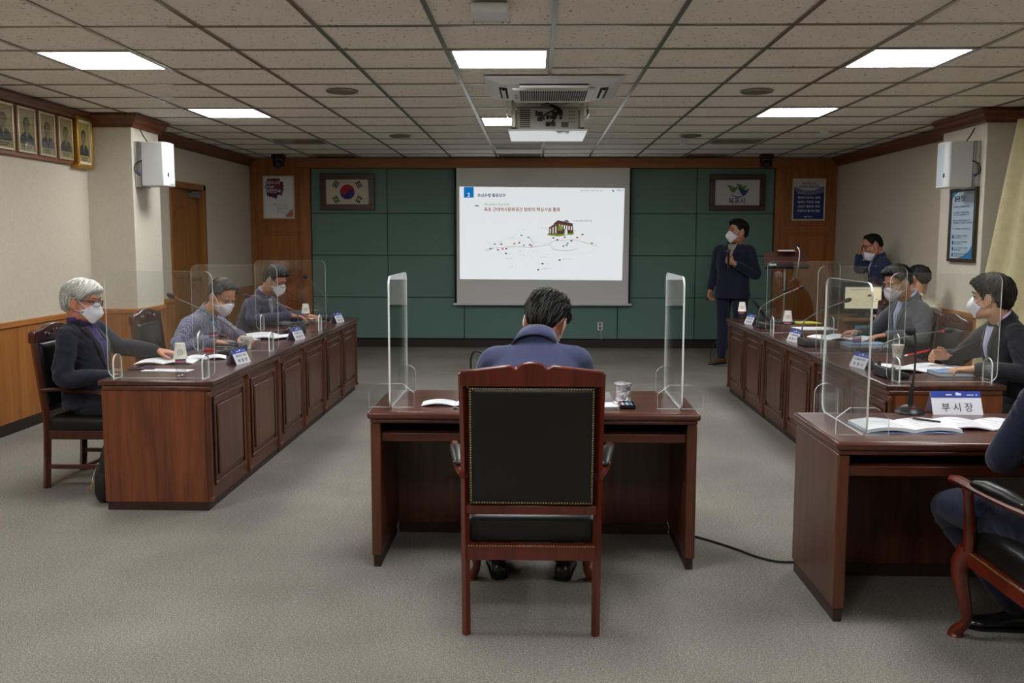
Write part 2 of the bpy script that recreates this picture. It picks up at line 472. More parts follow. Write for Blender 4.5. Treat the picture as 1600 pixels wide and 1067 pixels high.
# crown moulding along the side walls
PROF = [(0, 0), (.085, 0), (.085, -.018), (.06, -.036), (.05, -.06), (.022, -.082), (.018, -.105), (0, -.105)]
zc = CZ - .006
def crown(n, path, side):
    # moulding profile swept along the wall line with mitred corners; side +1 keeps the room on the right of travel
    P2 = [Vector((x, y, 0)) for x, y in path]; rings = []
    for i, p in enumerate(P2):
        ds = []
        if i > 0: ds.append((p - P2[i - 1]).normalized())
        if i < len(P2) - 1: ds.append((P2[i + 1] - p).normalized())
        ns = [Vector((d.y, -d.x, 0)) * side for d in ds]
        m2 = ns[0] if len(ns) == 1 else (ns[0] + ns[1]) / (1 + ns[0].dot(ns[1]))
        rings.append([p + m2 * a2 + Vector((0, 0, zc + b3)) for a2, b3 in PROF])
    return struct('trim_%d' % n, MB().loft(rings), 'crown_wood')
crown(1, [(-3.90, 1.0), (-3.90, 8.27), (-3.50, 8.27), (-3.50, 8.86), (-3.80, 8.86), (-3.80, 12.655)], 1)
crown(2, [(4.0, 1.0), (4.0, 8.02), (3.69, 8.02), (3.69, 8.87), (3.93, 8.87), (3.93, 12.655)], -1)

# back wall: green fabric panels, timber pilasters, beam and skirting
gx = [-2.995, -1.98, -.957, .066, 1.09, 2.115, 3.125]; gz = [.115, .67, 1.23, 1.785, 2.375]
for i in range(6):
    for j in range(4):
        part('acoustic_panel', MB().box(gx[i] + .004, gx[i + 1] - .004, YB - .026, YB, gz[j] + .004, gz[j + 1] - .004), 'green_fabric', wb, bevel=.004)
for x0, x1 in ((-3.795, -3.0), (3.13, 3.925)):
    part('pilaster', MB().box(x0, x1, YB - .07, YB, .085, CZ - .008), 'pilaster_wood', wb, bevel=.004)
    s = 1 if x0 < 0 else -1
    for z0, z1 in ((1.63, 2.31), (.16, 1.55)):
        a, c = x0 + .09, x1 - .13 if x0 < 0 else x1 - .09
        if x0 > 0: a = x0 + .13
        fr = MB()
        for q0, q1, r0, r1 in ((a, c, z1 - .018, z1), (a, c, z0, z0 + .018), (a, a + .018, z0 + .018, z1 - .018), (c - .018, c, z0 + .018, z1 - .018)):
            fr.box(q0, q1, YB - .09, YB - .07, r0, r1)
        part('panel_molding', fr, 'pilaster_wood', wb, bevel=.003)
        part('raised_panel', MB().box(a + .055, c - .055, YB - .085, YB - .07, z0 + .055, z1 - .055), 'pilaster_wood', wb, bevel=.005)
struct('trim_3', MB().box(-3.16, 3.29, YB - .13, YB, 2.375, CZ - .008), 'beam_wood', bevel=.004)
struct('baseboard_back', MB().box(-2.99, 3.12, YB - .034, YB, 0, .105).box(-3.79, -2.99, YB - .085, YB, 0, .085).box(3.12, 3.92, YB - .085, YB, 0, .085), 'baseboard_dark', bevel=.003)

# door in the left wall
dr = struct('door_1', MB().box(-3.905, -3.865, 9.91, 10.85, .01, 2.0), 'door_wood')
for y0, y1, z0, z1 in ((9.85, 9.92, 0, 2.05), (10.84, 10.91, 0, 2.05), (9.85, 10.91, 1.985, 2.05)):
    part('door_frame', MB().box(-3.91, -3.782, y0, y1, z0, z1), 'door_wood', dr, bevel=.004)
arch = [(-.36, 0), (.36, 0), (.36, .62)] + [(.36 - .36 * t, .62 + .13 * sin(t * pi / 2) ** 2 + .04 * sin(t * pi)) for t in (.2, .4, .6, .8)] + [(0, .77)] + [(-.36 * t, .62 + .13 * sin((1 - t) * pi / 2) ** 2 + .04 * sin((1 - t) * pi)) for t in (.2, .4, .6, .8)] + [(-.36, .62)]
part('door_panel', MB().prism(arch, (-3.865, 10.38, 1.02), Y3, Z3, X3 * .014), 'door_wood', dr, bevel=.006)
part('door_panel', MB().box(-3.865, -3.851, 10.02, 10.74, .62, .92), 'door_wood', dr, bevel=.006)
part('door_panel', MB().box(-3.865, -3.851, 10.02, 10.74, .15, .52), 'door_wood', dr, bevel=.006)
part('door_knob', MB().lathe([(.012, 0), (.012, .03), (.03, .04), (.034, .055), (.02, .07), (.002, .072)], 16, (-3.865, 10.79, .99), R=Matrix.Rotation(pi / 2, 3, 'Y')), 'brass', dr, smooth=40)
part('door_closer', MB().box(-3.865, -3.815, 10.58, 10.82, 1.9, 1.955).tube([(-3.83, 10.60, 1.96), (-3.81, 10.74, 1.965), (-3.79, 10.82, 1.975)], .008, 6), 'mid_grey', dr, bevel=.004)

# ------------------------------------------------------------------ ceiling
XL, XR = -3.895, 3.995
cl = struct('ceiling', MB().box(-4.1, 4.13, -3.1, YB + .1, CZ + .03, CZ + .1), 'mid_grey')
lit = {(-4, 1), (0, 1), (4, 1), (-4, 5), (4, 5), (0, 6)}
unlit = {(-4, 9), (4, 9), (-4, 12), (4, 12), (0, 12), (0, 10)}
colx = [XL] + [GX(k) for k in range(-5, 8)] + [XR]
mid_tile = {}
for r in range(-1, 13):
    for ci in range(len(colx) - 1):
        k = ci - 6
        if (k, r) in lit or (k, r) in unlit: continue
        x0, x1 = colx[ci], colx[ci + 1]
        key = round(x1 - x0, 3)
        if key not in mid_tile:
            h = (x1 - x0) / 2 - .002
            me = MB().box(-h, h, -.298, .298, 0, .012).mesh('ceiling_tile'); me.materials.append(MATS['ceiling_tile'])
            mid_tile[key] = me
        o = bpy.data.objects.new('ceiling_tile', mid_tile[key]); COL.objects.link(o); o.parent = cl
        o.location = ((x0 + x1) / 2, GY(r) + .3, CZ + .006)
back = MB()
for r in range(-13, -1):
    for ci in range(len(colx) - 1):
        if (ci - 6, r) in ((-4, -3), (0, -3), (4, -3), (-4, -7), (0, -7), (4, -7)): continue
        back.box(colx[ci] + .002, colx[ci + 1] - .002, GY(r) + .002, GY(r) + .598, CZ + .006, CZ + .018)
part('ceiling_tile_field', back, 'ceiling_tile', cl, kind='stuff')
for k in range(-5, 8):
    part('main_tee', MB().box(GX(k) - .012, GX(k) + .012, -2.9, YB, CZ - .002, CZ + .006), 'tee_metal', cl)
for r in range(-12, 13):
    y = GY(r)
    part('cross_tee', MB().box(XL, XR, y - .012, y + .012, CZ, CZ + .006), 'tee_metal', cl)

LL = {(-4, 1): 'lit square light panel in the ceiling at far left, nearest the portraits', (0, 1): 'lit square light panel in the ceiling just in front of the air conditioner',
      (4, 1): 'lit square light panel in the ceiling at upper right, the larger right one', (-4, 5): 'lit square light panel in the ceiling left, ahead of the wall speaker',
      (4, 5): 'lit square light panel in the ceiling right, the smaller right one', (0, 6): 'lit square light panel in the ceiling partly hidden behind the projector'}
UL = {(-4, 9): 'unlit dark ceiling panel on the left, well ahead of the back wall', (4, 9): 'unlit dark ceiling panel on the right, well ahead of the back wall',
      (-4, 12): 'unlit ceiling panel touching the back wall above the flag', (4, 12): 'unlit ceiling panel touching the back wall above the presenter',
      (0, 12): 'unlit ceiling panel touching the back wall above the screen', (0, 10): 'unlit ceiling panel just behind the lowered projector'}
def light_panel(k, r, on, label):
    t = thing('ceiling_light', label, 'ceiling light', (GX(k) + .3, GY(r) + .3, CZ), 0, 'square ceiling light panels')
    fr = MB()
    h, i2 = .286, .268
    for a in ((-h, h, -h, -i2), (-h, h, i2, h), (-h, -i2, -i2, i2), (i2, h, -i2, i2)):
        fr.box(a[0], a[1], a[2], a[3], -.002, .03)
    part('frame', fr, 'light_frame', t)
    part('diffuser', MB().box(-i2, i2, -i2, i2, .004, .02), 'light_on' if on else 'light_off', t)
for (k, r), lb in LL.items(): light_panel(k, r, True, lb)
for (k, r), lb in UL.items(): light_panel(k, r, False, lb)
for r in (-3, -7):
    for k in (-4, 0, 4):
        light_panel(k, r, True, 'lit square light panel in the ceiling behind the camera position')

# ceiling speakers, detectors, access point, cameras
for x, y, lb in ((-1.41, 7.01, 'round ceiling loudspeaker grille nearer on the left'), (1.59, 7.06, 'round ceiling loudspeaker grille nearer on the right'),
                 (-1.41, 10.0, 'small round ceiling loudspeaker grille farther on the left'), (1.58, 10.0, 'small round ceiling loudspeaker grille farther on the right')):
    t = thing('ceiling_speaker', lb, 'speaker', (x, y, CZ), 0, 'round ceiling speakers')
    part('rim', MB().lathe([(.118, .004), (.118, -.006), (.108, -.012), (.100, -.008), (.1, .004)], 28, cap=False), 'tee_metal', t, smooth=40)
    part('grille', MB().lathe([(.101, 0), (.1, -.006), (.05, -.009), (.003, -.01)], 28), 'speaker_grille' if 'speaker_grille' in MATS else plain('speaker_grille', rgb(112, 102, 82), 0.6, bmp=(700, 0.5, 0.002)), t, smooth=40)
for x, y, lb, s in ((1.60, 10.55, 'white smoke detector hanging below the far right ceiling grille', 1.0), (2.84, 9.62, 'small low white detector on the ceiling toward the right wall', .8)):
    t = thing('smoke_detector', lb, 'smoke detector', (x, y, CZ), 0, 'smoke detectors')
    part('base', MB().lathe([(.055 * s, .004), (.055 * s, -.014), (.05 * s, -.018), (.002, -.018)], 20), 'white_plastic', t, smooth=40)
    part('sensor_head', MB().lathe([(.04 * s, -.016), (.042 * s, -.034 * s - .008), (.028 * s, -.05 * s - .004), (.002, -.052 * s - .004)], 20), 'white_plastic', t, smooth=40)
t = thing('access_point', 'white plastic box with two studs fixed to the ceiling at the top edge', 'electronics', (-.215, 4.52, CZ - .003))
part('housing', MB().box(-.085, .085, -.1, .1, -.045, 0), 'white_plastic', t, bevel=.01)
part('lip', MB().box(-.092, .092, .085, .105, -.05, -.036), 'white_plastic', t, bevel=.006)
for x in (-.084, .055, .084): part('stud', MB().ell((x, .088, -.05), (.006, .006, .006), seg=10, rings=6), 'steel', t, smooth=60)
for x, y, lb in ((-3.28, 12.2, 'black dome security camera under the ceiling at left'), (2.89, 12.2, 'black dome security camera under the ceiling at right')):
    t = thing('security_camera', lb, 'camera', (x, y, CZ), 0, 'security cameras')
    part('mount', MB().box(-.085, .085, -.06, .06, -.05, -.002), 'black_plastic', t, bevel=.012)
    for q in (-.07, .05): part('yoke_arm', MB().box(q, q + .02, -.04, .04, -.15, -.045), 'black_plastic', t, bevel=.008)
    part('camera_head', MB().ell((0, 0, -.12), (.055, .06, .055)), 'black_plastic', t, smooth=60)
    part('lens', MB().lathe([(.026, 0), (.026, .02), (.018, .022), (.002, .018)], 16, (0, -.05, -.128), R=Matrix.Rotation(pi / 2, 3, 'X')), 'dark_grey', t, smooth=40)

# cassette air conditioner
t = thing('air_conditioner', 'white four way cassette air conditioner set into the ceiling', 'air conditioner', (.115, 6.83, CZ - .003))
B2 = .462
def inset(z0, r0, z1, r1):
    q = [(-1, -1), (1, -1), (1, 1), (-1, 1)]
    return [[Vector((a * r0, c * r0, z0)) for a, c in q], [Vector((a * r1, c * r1, z1)) for a, c in q]]
part('bezel', MB().loft(inset(0, B2, -.012, B2) + inset(-.04, .36, -.045, .30), cap=True), 'white_plastic', t)
part('grille_panel', MB().box(-.285, .285, -.285, .285, -.066, -.046), 'white_plastic', t, bevel=.012)
slot = MB()
for i in range(30):
    for j in range(8):
        x = -.225 + i * .0155; y = -.24 + j * .06
        slot.box(x - .0052, x + .0052, y - .021, y + .021, -.0675, -.066)
part('intake_slot', slot, 'slot_black', t, kind='stuff')
for a in range(4):
    R = Matrix.Rotation(a * pi / 2, 3, 'Z')
    f0 = MB().obox(R @ Vector((0, -.345, -.042)), (.46, .055, .006) if a % 2 == 0 else (.055, .46, .006))
    part('outlet', f0, 'slot_black', t)
    fm = MB(); rows = []
    for q in (-.23, .23):
        rows.append([R @ Vector((q, -.36 + .03 * u, -.046 - .016 * sin(u * pi * .8))) for u in (0, .25, .5, .75, 1)])
    fm.grid(rows); part('air_flap', fm, 'white_plastic', t, smooth=60)
for x, y in ((-.26, -.05), (-.26, .07)): part('latch', MB().box(x - .007, x + .007, y - .01, y + .01, -.069, -.066), 'dark_grey', t)

# projector on its ceiling lift
t = thing('projector_lift', 'ceiling lift frame with a glossy white base plate carrying the projector', 'projector mount', (.085, 7.75, CZ - .003))
plain('gloss_white', rgb(220, 226, 228), 0.04, spec=1.0, coat=1.0)
part('base_plate', MB().box(-.30, .30, -.44, .33, -.25, -.235), 'gloss_white', t, bevel=.003)
for x in (-.275, .245):
    part('side_frame', MB().box(x, x + .03, -.40, -.37, -.235, 0).box(x, x + .03, .28, .31, -.235, 0).box(x, x + .03, -.4, .31, -.235, -.215), 'steel_paint' if 'steel_paint' in MATS else plain('steel_paint', rgb(176, 176, 170), 0.4, 0.3), t, bevel=.003)
for q in (-.40, .28): part('top_rail', MB().box(-.275, .275, q, q + .03, -.03, -.006), 'steel_paint', t)
part('flap', MB().obox((-.31, -.2, -.06), (.006, .3, .1), Matrix.Rotation(.12, 3, 'Y')), 'gloss_white', t)
part('flap', MB().obox((.31, -.2, -.06), (.006, .3, .1), Matrix.Rotation(-.12, 3, 'Y')), 'gloss_white', t)
t = thing('projector', 'grey projector on the ceiling lift with its connector panel showing', 'projector', (.085, 7.75, CZ - .236))
plain('projector_shell', rgb(196, 192, 180), 0.45)
part('body', MB().box(-.235, .235, -.30, .22, .004, .172), 'projector_shell', t, bevel=.012)
part('lens', MB().lathe([(.05, 0), (.05, .05), (.042, .055), (.035, .04), (.002, .04)], 20, (.08, .215, .085), R=Matrix.Rotation(-pi / 2, 3, 'X')), 'black_plastic', t, smooth=40)
vt = MB()
for i in range(9): vt.box(-.215, -.135, -.304, -.30, .026 + i * .0155, .035 + i * .0155)
part('vent', vt, 'dark_grey', t)
for x, z, w2, h2 in ((-.088, .09, .014, .03), (-.06, .087, .04, .022), (-.06, .06, .04, .022), (-.03, .06, .01, .014), (.0, .07, .02, .02), (.03, .068, .02, .014), (.048, .09, .03, .016), (.05, .068, .03, .016), (.1, .092, .03, .03), (.1, .066, .022, .014), (-.0, .035, .03, .024), (.045, .035, .03, .024)):
    part('port', MB().box(x - w2 / 2, x + w2 / 2, -.306, -.30, (z - h2 / 2) * 1.46, (z + h2 / 2) * 1.46), 'black_plastic', t)
part('status_display', MB().box(.105, .158, -.304, -.30, .026, .066), plain('lcd_green', rgb(66, 78, 62), 0.3), t)
kp = MB()
for i in range(4):
    for j in range(3): kp.lathe([(.006, 0), (.006, .004), (.001, .005)], 8, (.165 + j * .02, -.30, .066 + i * .026), R=Matrix.Rotation(pi / 2, 3, 'X'))
part('keypad', kp, 'mid_grey', t)
for i, (xx, zz) in enumerate(((-.06, .07), (.02, .075), (.05, .09), (-.01, .035))):
    part('cable', MB().tube(catmull([(xx, -.306, zz * 1.46), (xx + .01, -.34, zz * 1.46 - .01), (xx + .05, -.345, zz * 1.46 + .02), (.06 + .01 * i, -.31, .165), (.02, -.24, .2)], 5), .006, 7), 'black_rubber', t, smooth=60)
part('mount_bracket', MB().box(-.05, .05, -.12, .0, .172, .23), 'steel_paint', t, bevel=.004)
# ------------------------------------------------------------------ things on the walls
# white wall speakers on brackets
def wall_speaker(label, loc, s, rz):
    t = thing('wall_speaker', label, 'speaker', loc, 0, 'white wall speakers')
    part('bracket', MB().box(0, s * .055, -.11, .10, -.20, .195) if s > 0 else MB().box(-.055, 0, -.11, .10, -.20, .195), 'steel', t, bevel=.004)
    R = Matrix.Rotation(rz, 3, 'Z')
    sp = MB()
    poly = [(.06, -.115), (.25, -.115), (.275, -.09), (.285, 0), (.275, .09), (.25, .115), (.06, .115)]
    pts = [(R @ Vector((s * x, y, 0))) for x, y in poly]
    if s < 0: pts = pts[::-1]
    sp.loft([[p + Vector((0, 0, z)) for p in pts] for z in (-.19, .19)])
    part('cabinet', sp, 'white_plastic', t, bevel=.008)
    part('front_grille', MB().loft([[R @ Vector((s * (.262 if abs(y) > .06 else .2885), y, 0)) + Vector((0, 0, z)) for y in ((-.095, -.04, .04, .095) if s > 0 else (.095, .04, -.04, -.095))] for z in (-.17, .17)], cap=False, closed=False), plain('grille_white', rgb(188, 198, 206), 0.5) if 'grille_white' not in MATS else 'grille_white', t)
    part('badge', MB().obox(R @ Vector((s * .279, -.07, -.09)), (.008, .014, .035), R), 'slot_black', t)
    part('knob', MB().ell((s * .04, -.115, -.09), (.014, .012, .012), seg=10, rings=6), plain('knob_blue', rgb(40, 52, 150), 0.4) if 'knob_blue' not in MATS else 'knob_blue', t, smooth=60)
    part('cable', MB().tube(catmull([(s * .07, -.116, .03), (s * .02, -.13, .0), (s * .008, -.13, -.06), (s * .035, -.122, -.09)], 5), .005, 6), 'black_rubber', t, smooth=60)
    part('cable', MB().tube(catmull([(s * .09, -.02, .19), (s * .05, -.02, .25), (s * .02, -.02, .31)], 4), .005, 6), 'black_rubber', t, smooth=60)
    return t
wall_speaker('white wall speaker on the left pillar beside the wooden door', (-3.50, 8.42, 2.09), 1, 0.0)
wall_speaker('white wall speaker on the right pillar above the framed charter', (3.69, 8.22, 2.07), -1, 0.0)

# portraits on the left wall
plain('sepia', rgb(158, 142, 84), 0.5); plain('sepia_dark', rgb(58, 52, 40), 0.6); plain('sepia_face', rgb(122, 106, 74), 0.6); plain('sepia_suit', rgb(44, 46, 44), 0.6)
plain('silver_frame', rgb(196, 188, 160), 0.35, 0.6)
tag(part('portrait_board', MB().box(-3.898, -3.865, 5.2, 7.955, 2.055, 2.455), 'portrait_board', bevel=.004), 'long wooden board on the left wall holding the row of portraits', 'board')
def bust(t, y0, y1, z0, z1, x, hair=True):
    w2, h2 = y1 - y0, z1 - z0
    part('picture', MB().box(x - .004, x, y0, y1, z0, z1), 'sepia', t)
    cy = (y0 + y1) / 2
    sh = [(-.46, .16), (.46, .16), (.44, .30), (.30, .40), (.10, .46), (-.10, .46), (-.30, .40), (-.44, .30)]
    part('sitter_suit', MB().prism([(p[0] * w2, p[1] * h2) for p in sh], (x, cy, z0), Y3, Z3, X3 * .002), 'sepia_suit', t)
    el = [(.19 * w2 * cos(a), .165 * h2 * sin(a)) for a in [2 * pi * i / 18 for i in range(18)]]
    part('sitter_face', MB().prism(el, (x, cy, z0 + .62 * h2), Y3, Z3, X3 * .003), 'sepia_face', t)
    hr = [(.2 * w2 * cos(a), .18 * h2 * sin(a)) for a in [pi * i / 12 for i in range(13)]]
    hr += [(-.19 * w2, -.02 * h2), (-.15 * w2, .06 * h2), (0, .10 * h2), (.15 * w2, .06 * h2), (.19 * w2, -.02 * h2)]
    part('sitter_hair', MB().prism(hr, (x, cy, z0 + .64 * h2), Y3, Z3, X3 * .004), 'sepia_dark', t)
    part('sitter_shirt', MB().prism([(-.07 * w2, .46 * h2), (.07 * w2, .46 * h2), (0, .26 * h2)], (x, cy, z0), Y3, Z3, X3 * .003), 'sepia', t)
    ft = MB()
    for q in (-.075, .075): ft.box(x + .003, x + .0036, cy + (q - .04) * w2, cy + (q + .04) * w2, z0 + .635 * h2, z0 + .65 * h2); ft.box(x + .003, x + .0036, cy + (q - .05) * w2, cy + (q + .05) * w2, z0 + .67 * h2, z0 + .68 * h2)
    ft.box(x + .003, x + .0036, cy - .05 * w2, cy + .05 * w2, z0 + .535 * h2, z0 + .545 * h2); ft.box(x + .003, x + .0036, cy - .02 * w2, cy + .025 * w2, z0 + .575 * h2, z0 + .585 * h2)
    part('sitter_features', ft, 'sepia_dark', t, kind='stuff')
    ln = MB()
    for k, ww in ((.105, .6), (.05, .45)): ln.box(x, x + .002, cy - ww * w2 / 2, cy + ww * w2 / 2, z0 + (k - .012) * h2, z0 + (k + .012) * h2)
    part('caption', ln, 'sepia_dark', t)
PL = ['portrait photograph in a thin frame, cut by the left edge of the view', 'portrait photograph in a thin frame, second from the left edge', 'portrait photograph in a thin frame, third from the left edge', 'portrait photograph in a thin frame, fourth one next to the gilt frame']
for (y0, y1), lb in zip(((6.75, 7.03), (7.09, 7.34), (7.40, 7.64), (7.70, 7.93)), PL):
    t = thing('portrait', lb, 'picture', (0, 0, 0), 0, 'row of portraits')
    fr = MB(); z0, z1 = 2.085, 2.425
    for a in ((y0, y1, z0, z0 + .018), (y0, y1, z1 - .018, z1), (y0, y0 + .018, z0 + .018, z1 - .018), (y1 - .018, y1, z0 + .018, z1 - .018)): fr.box(-3.863, -3.845, *a)
    part('frame', fr, 'silver_frame', t, bevel=.004)
    bust(t, y0 + .018, y1 - .018, z0 + .018, z1 - .018, -3.852)
    part('glazing', MB().box(-3.846, -3.845, y0 + .018, y1 - .018, z0 + .018, z1 - .018), 'picture_glass', t)
t = thing('gilt_portrait', 'portrait in a thick gilt frame next to the left pillar', 'picture', (0, 0, 0))
y0, y1, z0, z1 = 7.97, 8.25, 2.04, 2.465
fr = MB()
for a in ((y0, y1, z0, z0 + .03), (y0, y1, z1 - .03, z1), (y0, y0 + .03, z0 + .03, z1 - .03), (y1 - .03, y1, z0 + .03, z1 - .03)): fr.box(-3.898, -3.825, *a)
part('frame', fr, 'gilt', t, bevel=.008)
fr = MB()
for a in ((y0 + .03, y1 - .03, z0 + .03, z0 + .05), (y0 + .03, y1 - .03, z1 - .05, z1 - .03), (y0 + .03, y0 + .045, z0 + .05, z1 - .05), (y1 - .045, y1 - .03, z0 + .05, z1 - .05)): fr.box(-3.88, -3.835, *a)
part('inner_frame', fr, 'cream_mat', t)
bust(t, y0 + .045, y1 - .045, z0 + .05, z1 - .05, -3.845)

# framed flag, emblem, posters on the back wall
YF = YB - .03
def frame_box(t, x0, x1, z0, z1, w2, y, d, mat, name='frame'):
    fr = MB()
    for a in ((x0, x1, z0, z0 + w2), (x0, x1, z1 - w2, z1), (x0, x0 + w2, z0 + w2, z1 - w2), (x1 - w2, x1, z0 + w2, z1 - w2)):
        fr.box(a[0], a[1], y - d, y, a[2], a[3])
    part(name, fr, mat, t, bevel=.006)
plain('flag_white', rgb(208, 202, 186), 0.7); plain('flag_red', rgb(178, 26, 44), 0.7); plain('flag_blue', rgb(48, 40, 120), 0.7); plain('flag_black', rgb(14, 14, 18), 0.7)
t = thing('framed_flag', 'dark framed white flag with red and blue circle and black bars', 'picture', (0, 0, 0))
frame_box(t, -2.865, -2.14, 1.825, 2.305, .075, YF, .04, 'frame_dark')
part('flag_cloth', MB().box(-2.79, -2.215, YF - .015, YF - .005, 1.9, 2.23), 'flag_white', t)
fx, fz, fy, R0 = -2.505, 2.065, YF - .0165, .097
th = radians(-22)
def rot2(p, a): return (p[0] * cos(a) - p[1] * sin(a), p[0] * sin(a) + p[1] * cos(a))
red = [(R0 * cos(a), R0 * sin(a)) for a in [pi * i / 24 for i in range(25)]]
red += [(-R0 / 2 + R0 / 2 * cos(a), R0 / 2 * sin(a)) for a in [pi + pi * i / 12 for i in range(1, 13)]]
red += [(R0 / 2 + R0 / 2 * cos(a), R0 / 2 * sin(a)) for a in [pi - pi * i / 12 for i in range(1, 12)]]
part('blue_half', MB().prism([(R0 * cos(2 * pi * i / 40), R0 * sin(2 * pi * i / 40)) for i in range(40)], (fx, fy, fz), X3, Z3, Y3 * .001), 'flag_blue', t)
part('red_half', MB().prism([rot2(p, th) for p in red], (fx, fy - .001, fz), X3, Z3, Y3 * .001), 'flag_red', t)
for sx, sz, pat in ((-1, 1, (1, 1, 1)), (1, 1, (0, 1, 0)), (-1, -1, (1, 0, 1)), (1, -1, (0, 0, 0))):
    c = Vector((fx + sx * .152, 0, fz + sz * .098))
    d = Vector((sx * .152, 0, sz * .098)).normalized(); p = Vector((-d.z, 0, d.x))
    tm = MB()
    for q, solid in zip((-.024, 0, .024), pat):
        for h0, h1 in (((-.045, .045),) if solid else ((-.045, -.005), (.005, .045))):
            o = c + d * q; L = h1 - h0
            o2 = o + p * h0
            tm.prism([(-.0075, 0), (.0075, 0), (.0075, L), (-.0075, L)], Vector((o2.x, fy, o2.z)), d, p, Y3 * .001)
    part('trigram', tm, 'flag_black', t)
plain('emblem_green', rgb(84, 128, 48), 0.6); plain('emblem_blue', rgb(26, 66, 104), 0.6); plain('emblem_paper', rgb(206, 204, 208), 0.6)
t = thing('framed_emblem', 'dark framed city emblem with green and blue bird shapes and lettering', 'picture', (0, 0, 0))
frame_box(t, 2.275, 3.0, 1.825, 2.295, .07, YF, .04, 'frame_dark')
part('print', MB().box(2.345, 2.93, YF - .015, YF - .005, 1.895, 2.225), 'emblem_paper', t)
ec = Vector((2.632, YF - .0165, 2.07))
def bird(dx, dz, s, mat, dy=0.0):
    up = [(-.115, .055), (-.085, .062), (-.05, .055), (-.02, .035), (0, .02), (.03, .035), (.06, .05)]
    lo = [(.04, .0), (.02, -.03), (0, -.055), (-.03, -.05), (-.06, -.02), (-.085, .03)]
    part('emblem_shape', MB().prism([(p[0] * s, p[1] * s) for p in up + lo], ec + Vector((dx, dy, dz)), X3, Z3, Y3 * .001), mat, t)
bird(-.035, .035, .85, 'emblem_green'); bird(.082, .052, .85, 'emblem_green', -.0015); bird(.105, .0, .9, 'emblem_blue', -.003)
arc = [(.1 * cos(a), .075 * sin(a)) for a in [pi + .25 + (pi - .5) * i / 14 for i in range(15)]]
arc += [(.1 * cos(a), .06 * sin(a)) for a in [2 * pi - .25 - (pi - .5) * i / 14 for i in range(15)]]
part('emblem_shape', MB().prism(arc, ec + Vector((.015, -.0045, -.002)), X3, Z3, Y3 * .001), 'emblem_blue', t)
mb = MB(); txt(mb, '목포시', .088, ec + Vector((0, -.001, -.152)), X3, Z3, 0, 'c', True, .215)
part('lettering', mb, 'emblem_blue', t)

m, nt, b = newmat('ink_wash')
v = coords(nt); f = noise_tex(nt, v, 7, 5, 0.6, 1.0)
nt.links.new(ramp(nt, f, [(0.38, rgb(140, 44, 52)), (0.5, rgb(86, 44, 84)), (0.62, rgb(44, 52, 98))]), b.inputs['Base Color']); b.inputs['Roughness'].default_value = .7
YP = YB - .0835
t = thing('slogan_poster', 'white framed poster with a red and navy ink wash and white lettering', 'poster', (0, 0, 0))
frame_box(t, -3.62, -3.2, 1.71, 2.275, .018, YP, .016, 'cream_mat')
part('print', MB().box(-3.602, -3.218, YP - .008, YP - .002, 1.728, 2.257), 'paper', t)
random.seed(3)
blob = []
for i in range(46):
    a = 2 * pi * i / 46; r = .125 + random.uniform(-.022, .02)
    blob.append((max(-.125, r * 1.02 * cos(a)), min(.115, r * 1.08 * sin(a))))
part('ink_blot', MB().prism(blob, (-3.465, YP - .0095, 2.125), X3, Z3, Y3 * .001), 'ink_wash', t)
part('ink_blot', MB().prism([(0, 0), (0, .1), (-.03, .09), (-.06, .05), (-.085, .03), (-.1, 0)], (-3.225, YP - .0095, 1.735), X3, Z3, Y3 * .001), plain('wash_red', rgb(186, 110, 92), .7), t)
mb = MB()
for s, z, sz, wd in (('국민의 나라', 2.165, .05, .19), ('정의로운', 2.115, .036, .115), ('대한민국', 2.055, .058, .20)): txt(mb, s, sz, (-3.58, YP - .011, z), X3, Z3, 0, 'l', True, wd)
part('lettering', mb, 'paper', t); mb = MB()
for k, wd in enumerate((.13, .13, .145, .145, .145)): marks(mb, .013, (-3.42, YP - .011, 1.895 - k * .028), X3, Z3, 1, wd)
marks(mb, .014, (-3.44, YP - .011, 1.895), X3, Z3, 1, .055, 'r')
mb.box(-3.432, -3.430, YP - .011, YP - .0105, 1.78, 1.915, 1)
part('small_print', mb, ['paper', 'ink'], t)
plain('poster_navy', rgb(30, 44, 116), .6); plain('poster_lilac', rgb(110, 112, 150), .6)
t = thing('city_poster', 'white framed navy poster with white lines of city slogans', 'poster', (0, 0, 0))
frame_box(t, 3.345, 3.775, 1.695, 2.24, .02, YP, .016, 'cream_mat')
part('print', MB().box(3.365, 3.755, YP - .008, YP - .002, 1.715, 2.22), 'emblem_paper', t)
wav = [(0, 0), (.39, 0), (.39, .345)] + [(.39 - .39 * i / 12, .345 - .035 * sin(pi * i / 12)) for i in range(1, 12)] + [(0, .4)]
part('lilac_band', MB().prism([(0, .3), (.39, .3), (.39, .43), (.26, .37), (.13, .37), (0, .42)], (3.365, YP - .0093, 1.715), X3, Z3, Y3 * .001), 'poster_lilac', t)
part('navy_field', MB().prism(wav, (3.365, YP - .0100, 1.715), X3, Z3, Y3 * .0005), 'poster_navy', t)
mb = MB()
txt(mb, '평화·경제의 중심,', .03, (3.56, YP - .0115, 2.165), X3, Z3, 1, 'c', True, .19); txt(mb, '위대한 목포시대', .042, (3.56, YP - .0115, 2.118), X3, Z3, 1, 'c', True, .26)
marks(mb, .02, (3.42, YP - .0115, 2.045), X3, Z3, 0, .1)
for k, s in enumerate(('활력이 넘치는 경제', '매력이 가득한 관광', '시민이 행복한 복지', '투명하고 활기찬 행정')): txt(mb, s, .034, (3.56, YP - .0115, 1.98 - k * .057), X3, Z3, 0, 'c', True, .29)
txt(mb, '목포시', .02, (3.58, YP - .0115, 1.738), X3, Z3, 0, 'c', True, .06)
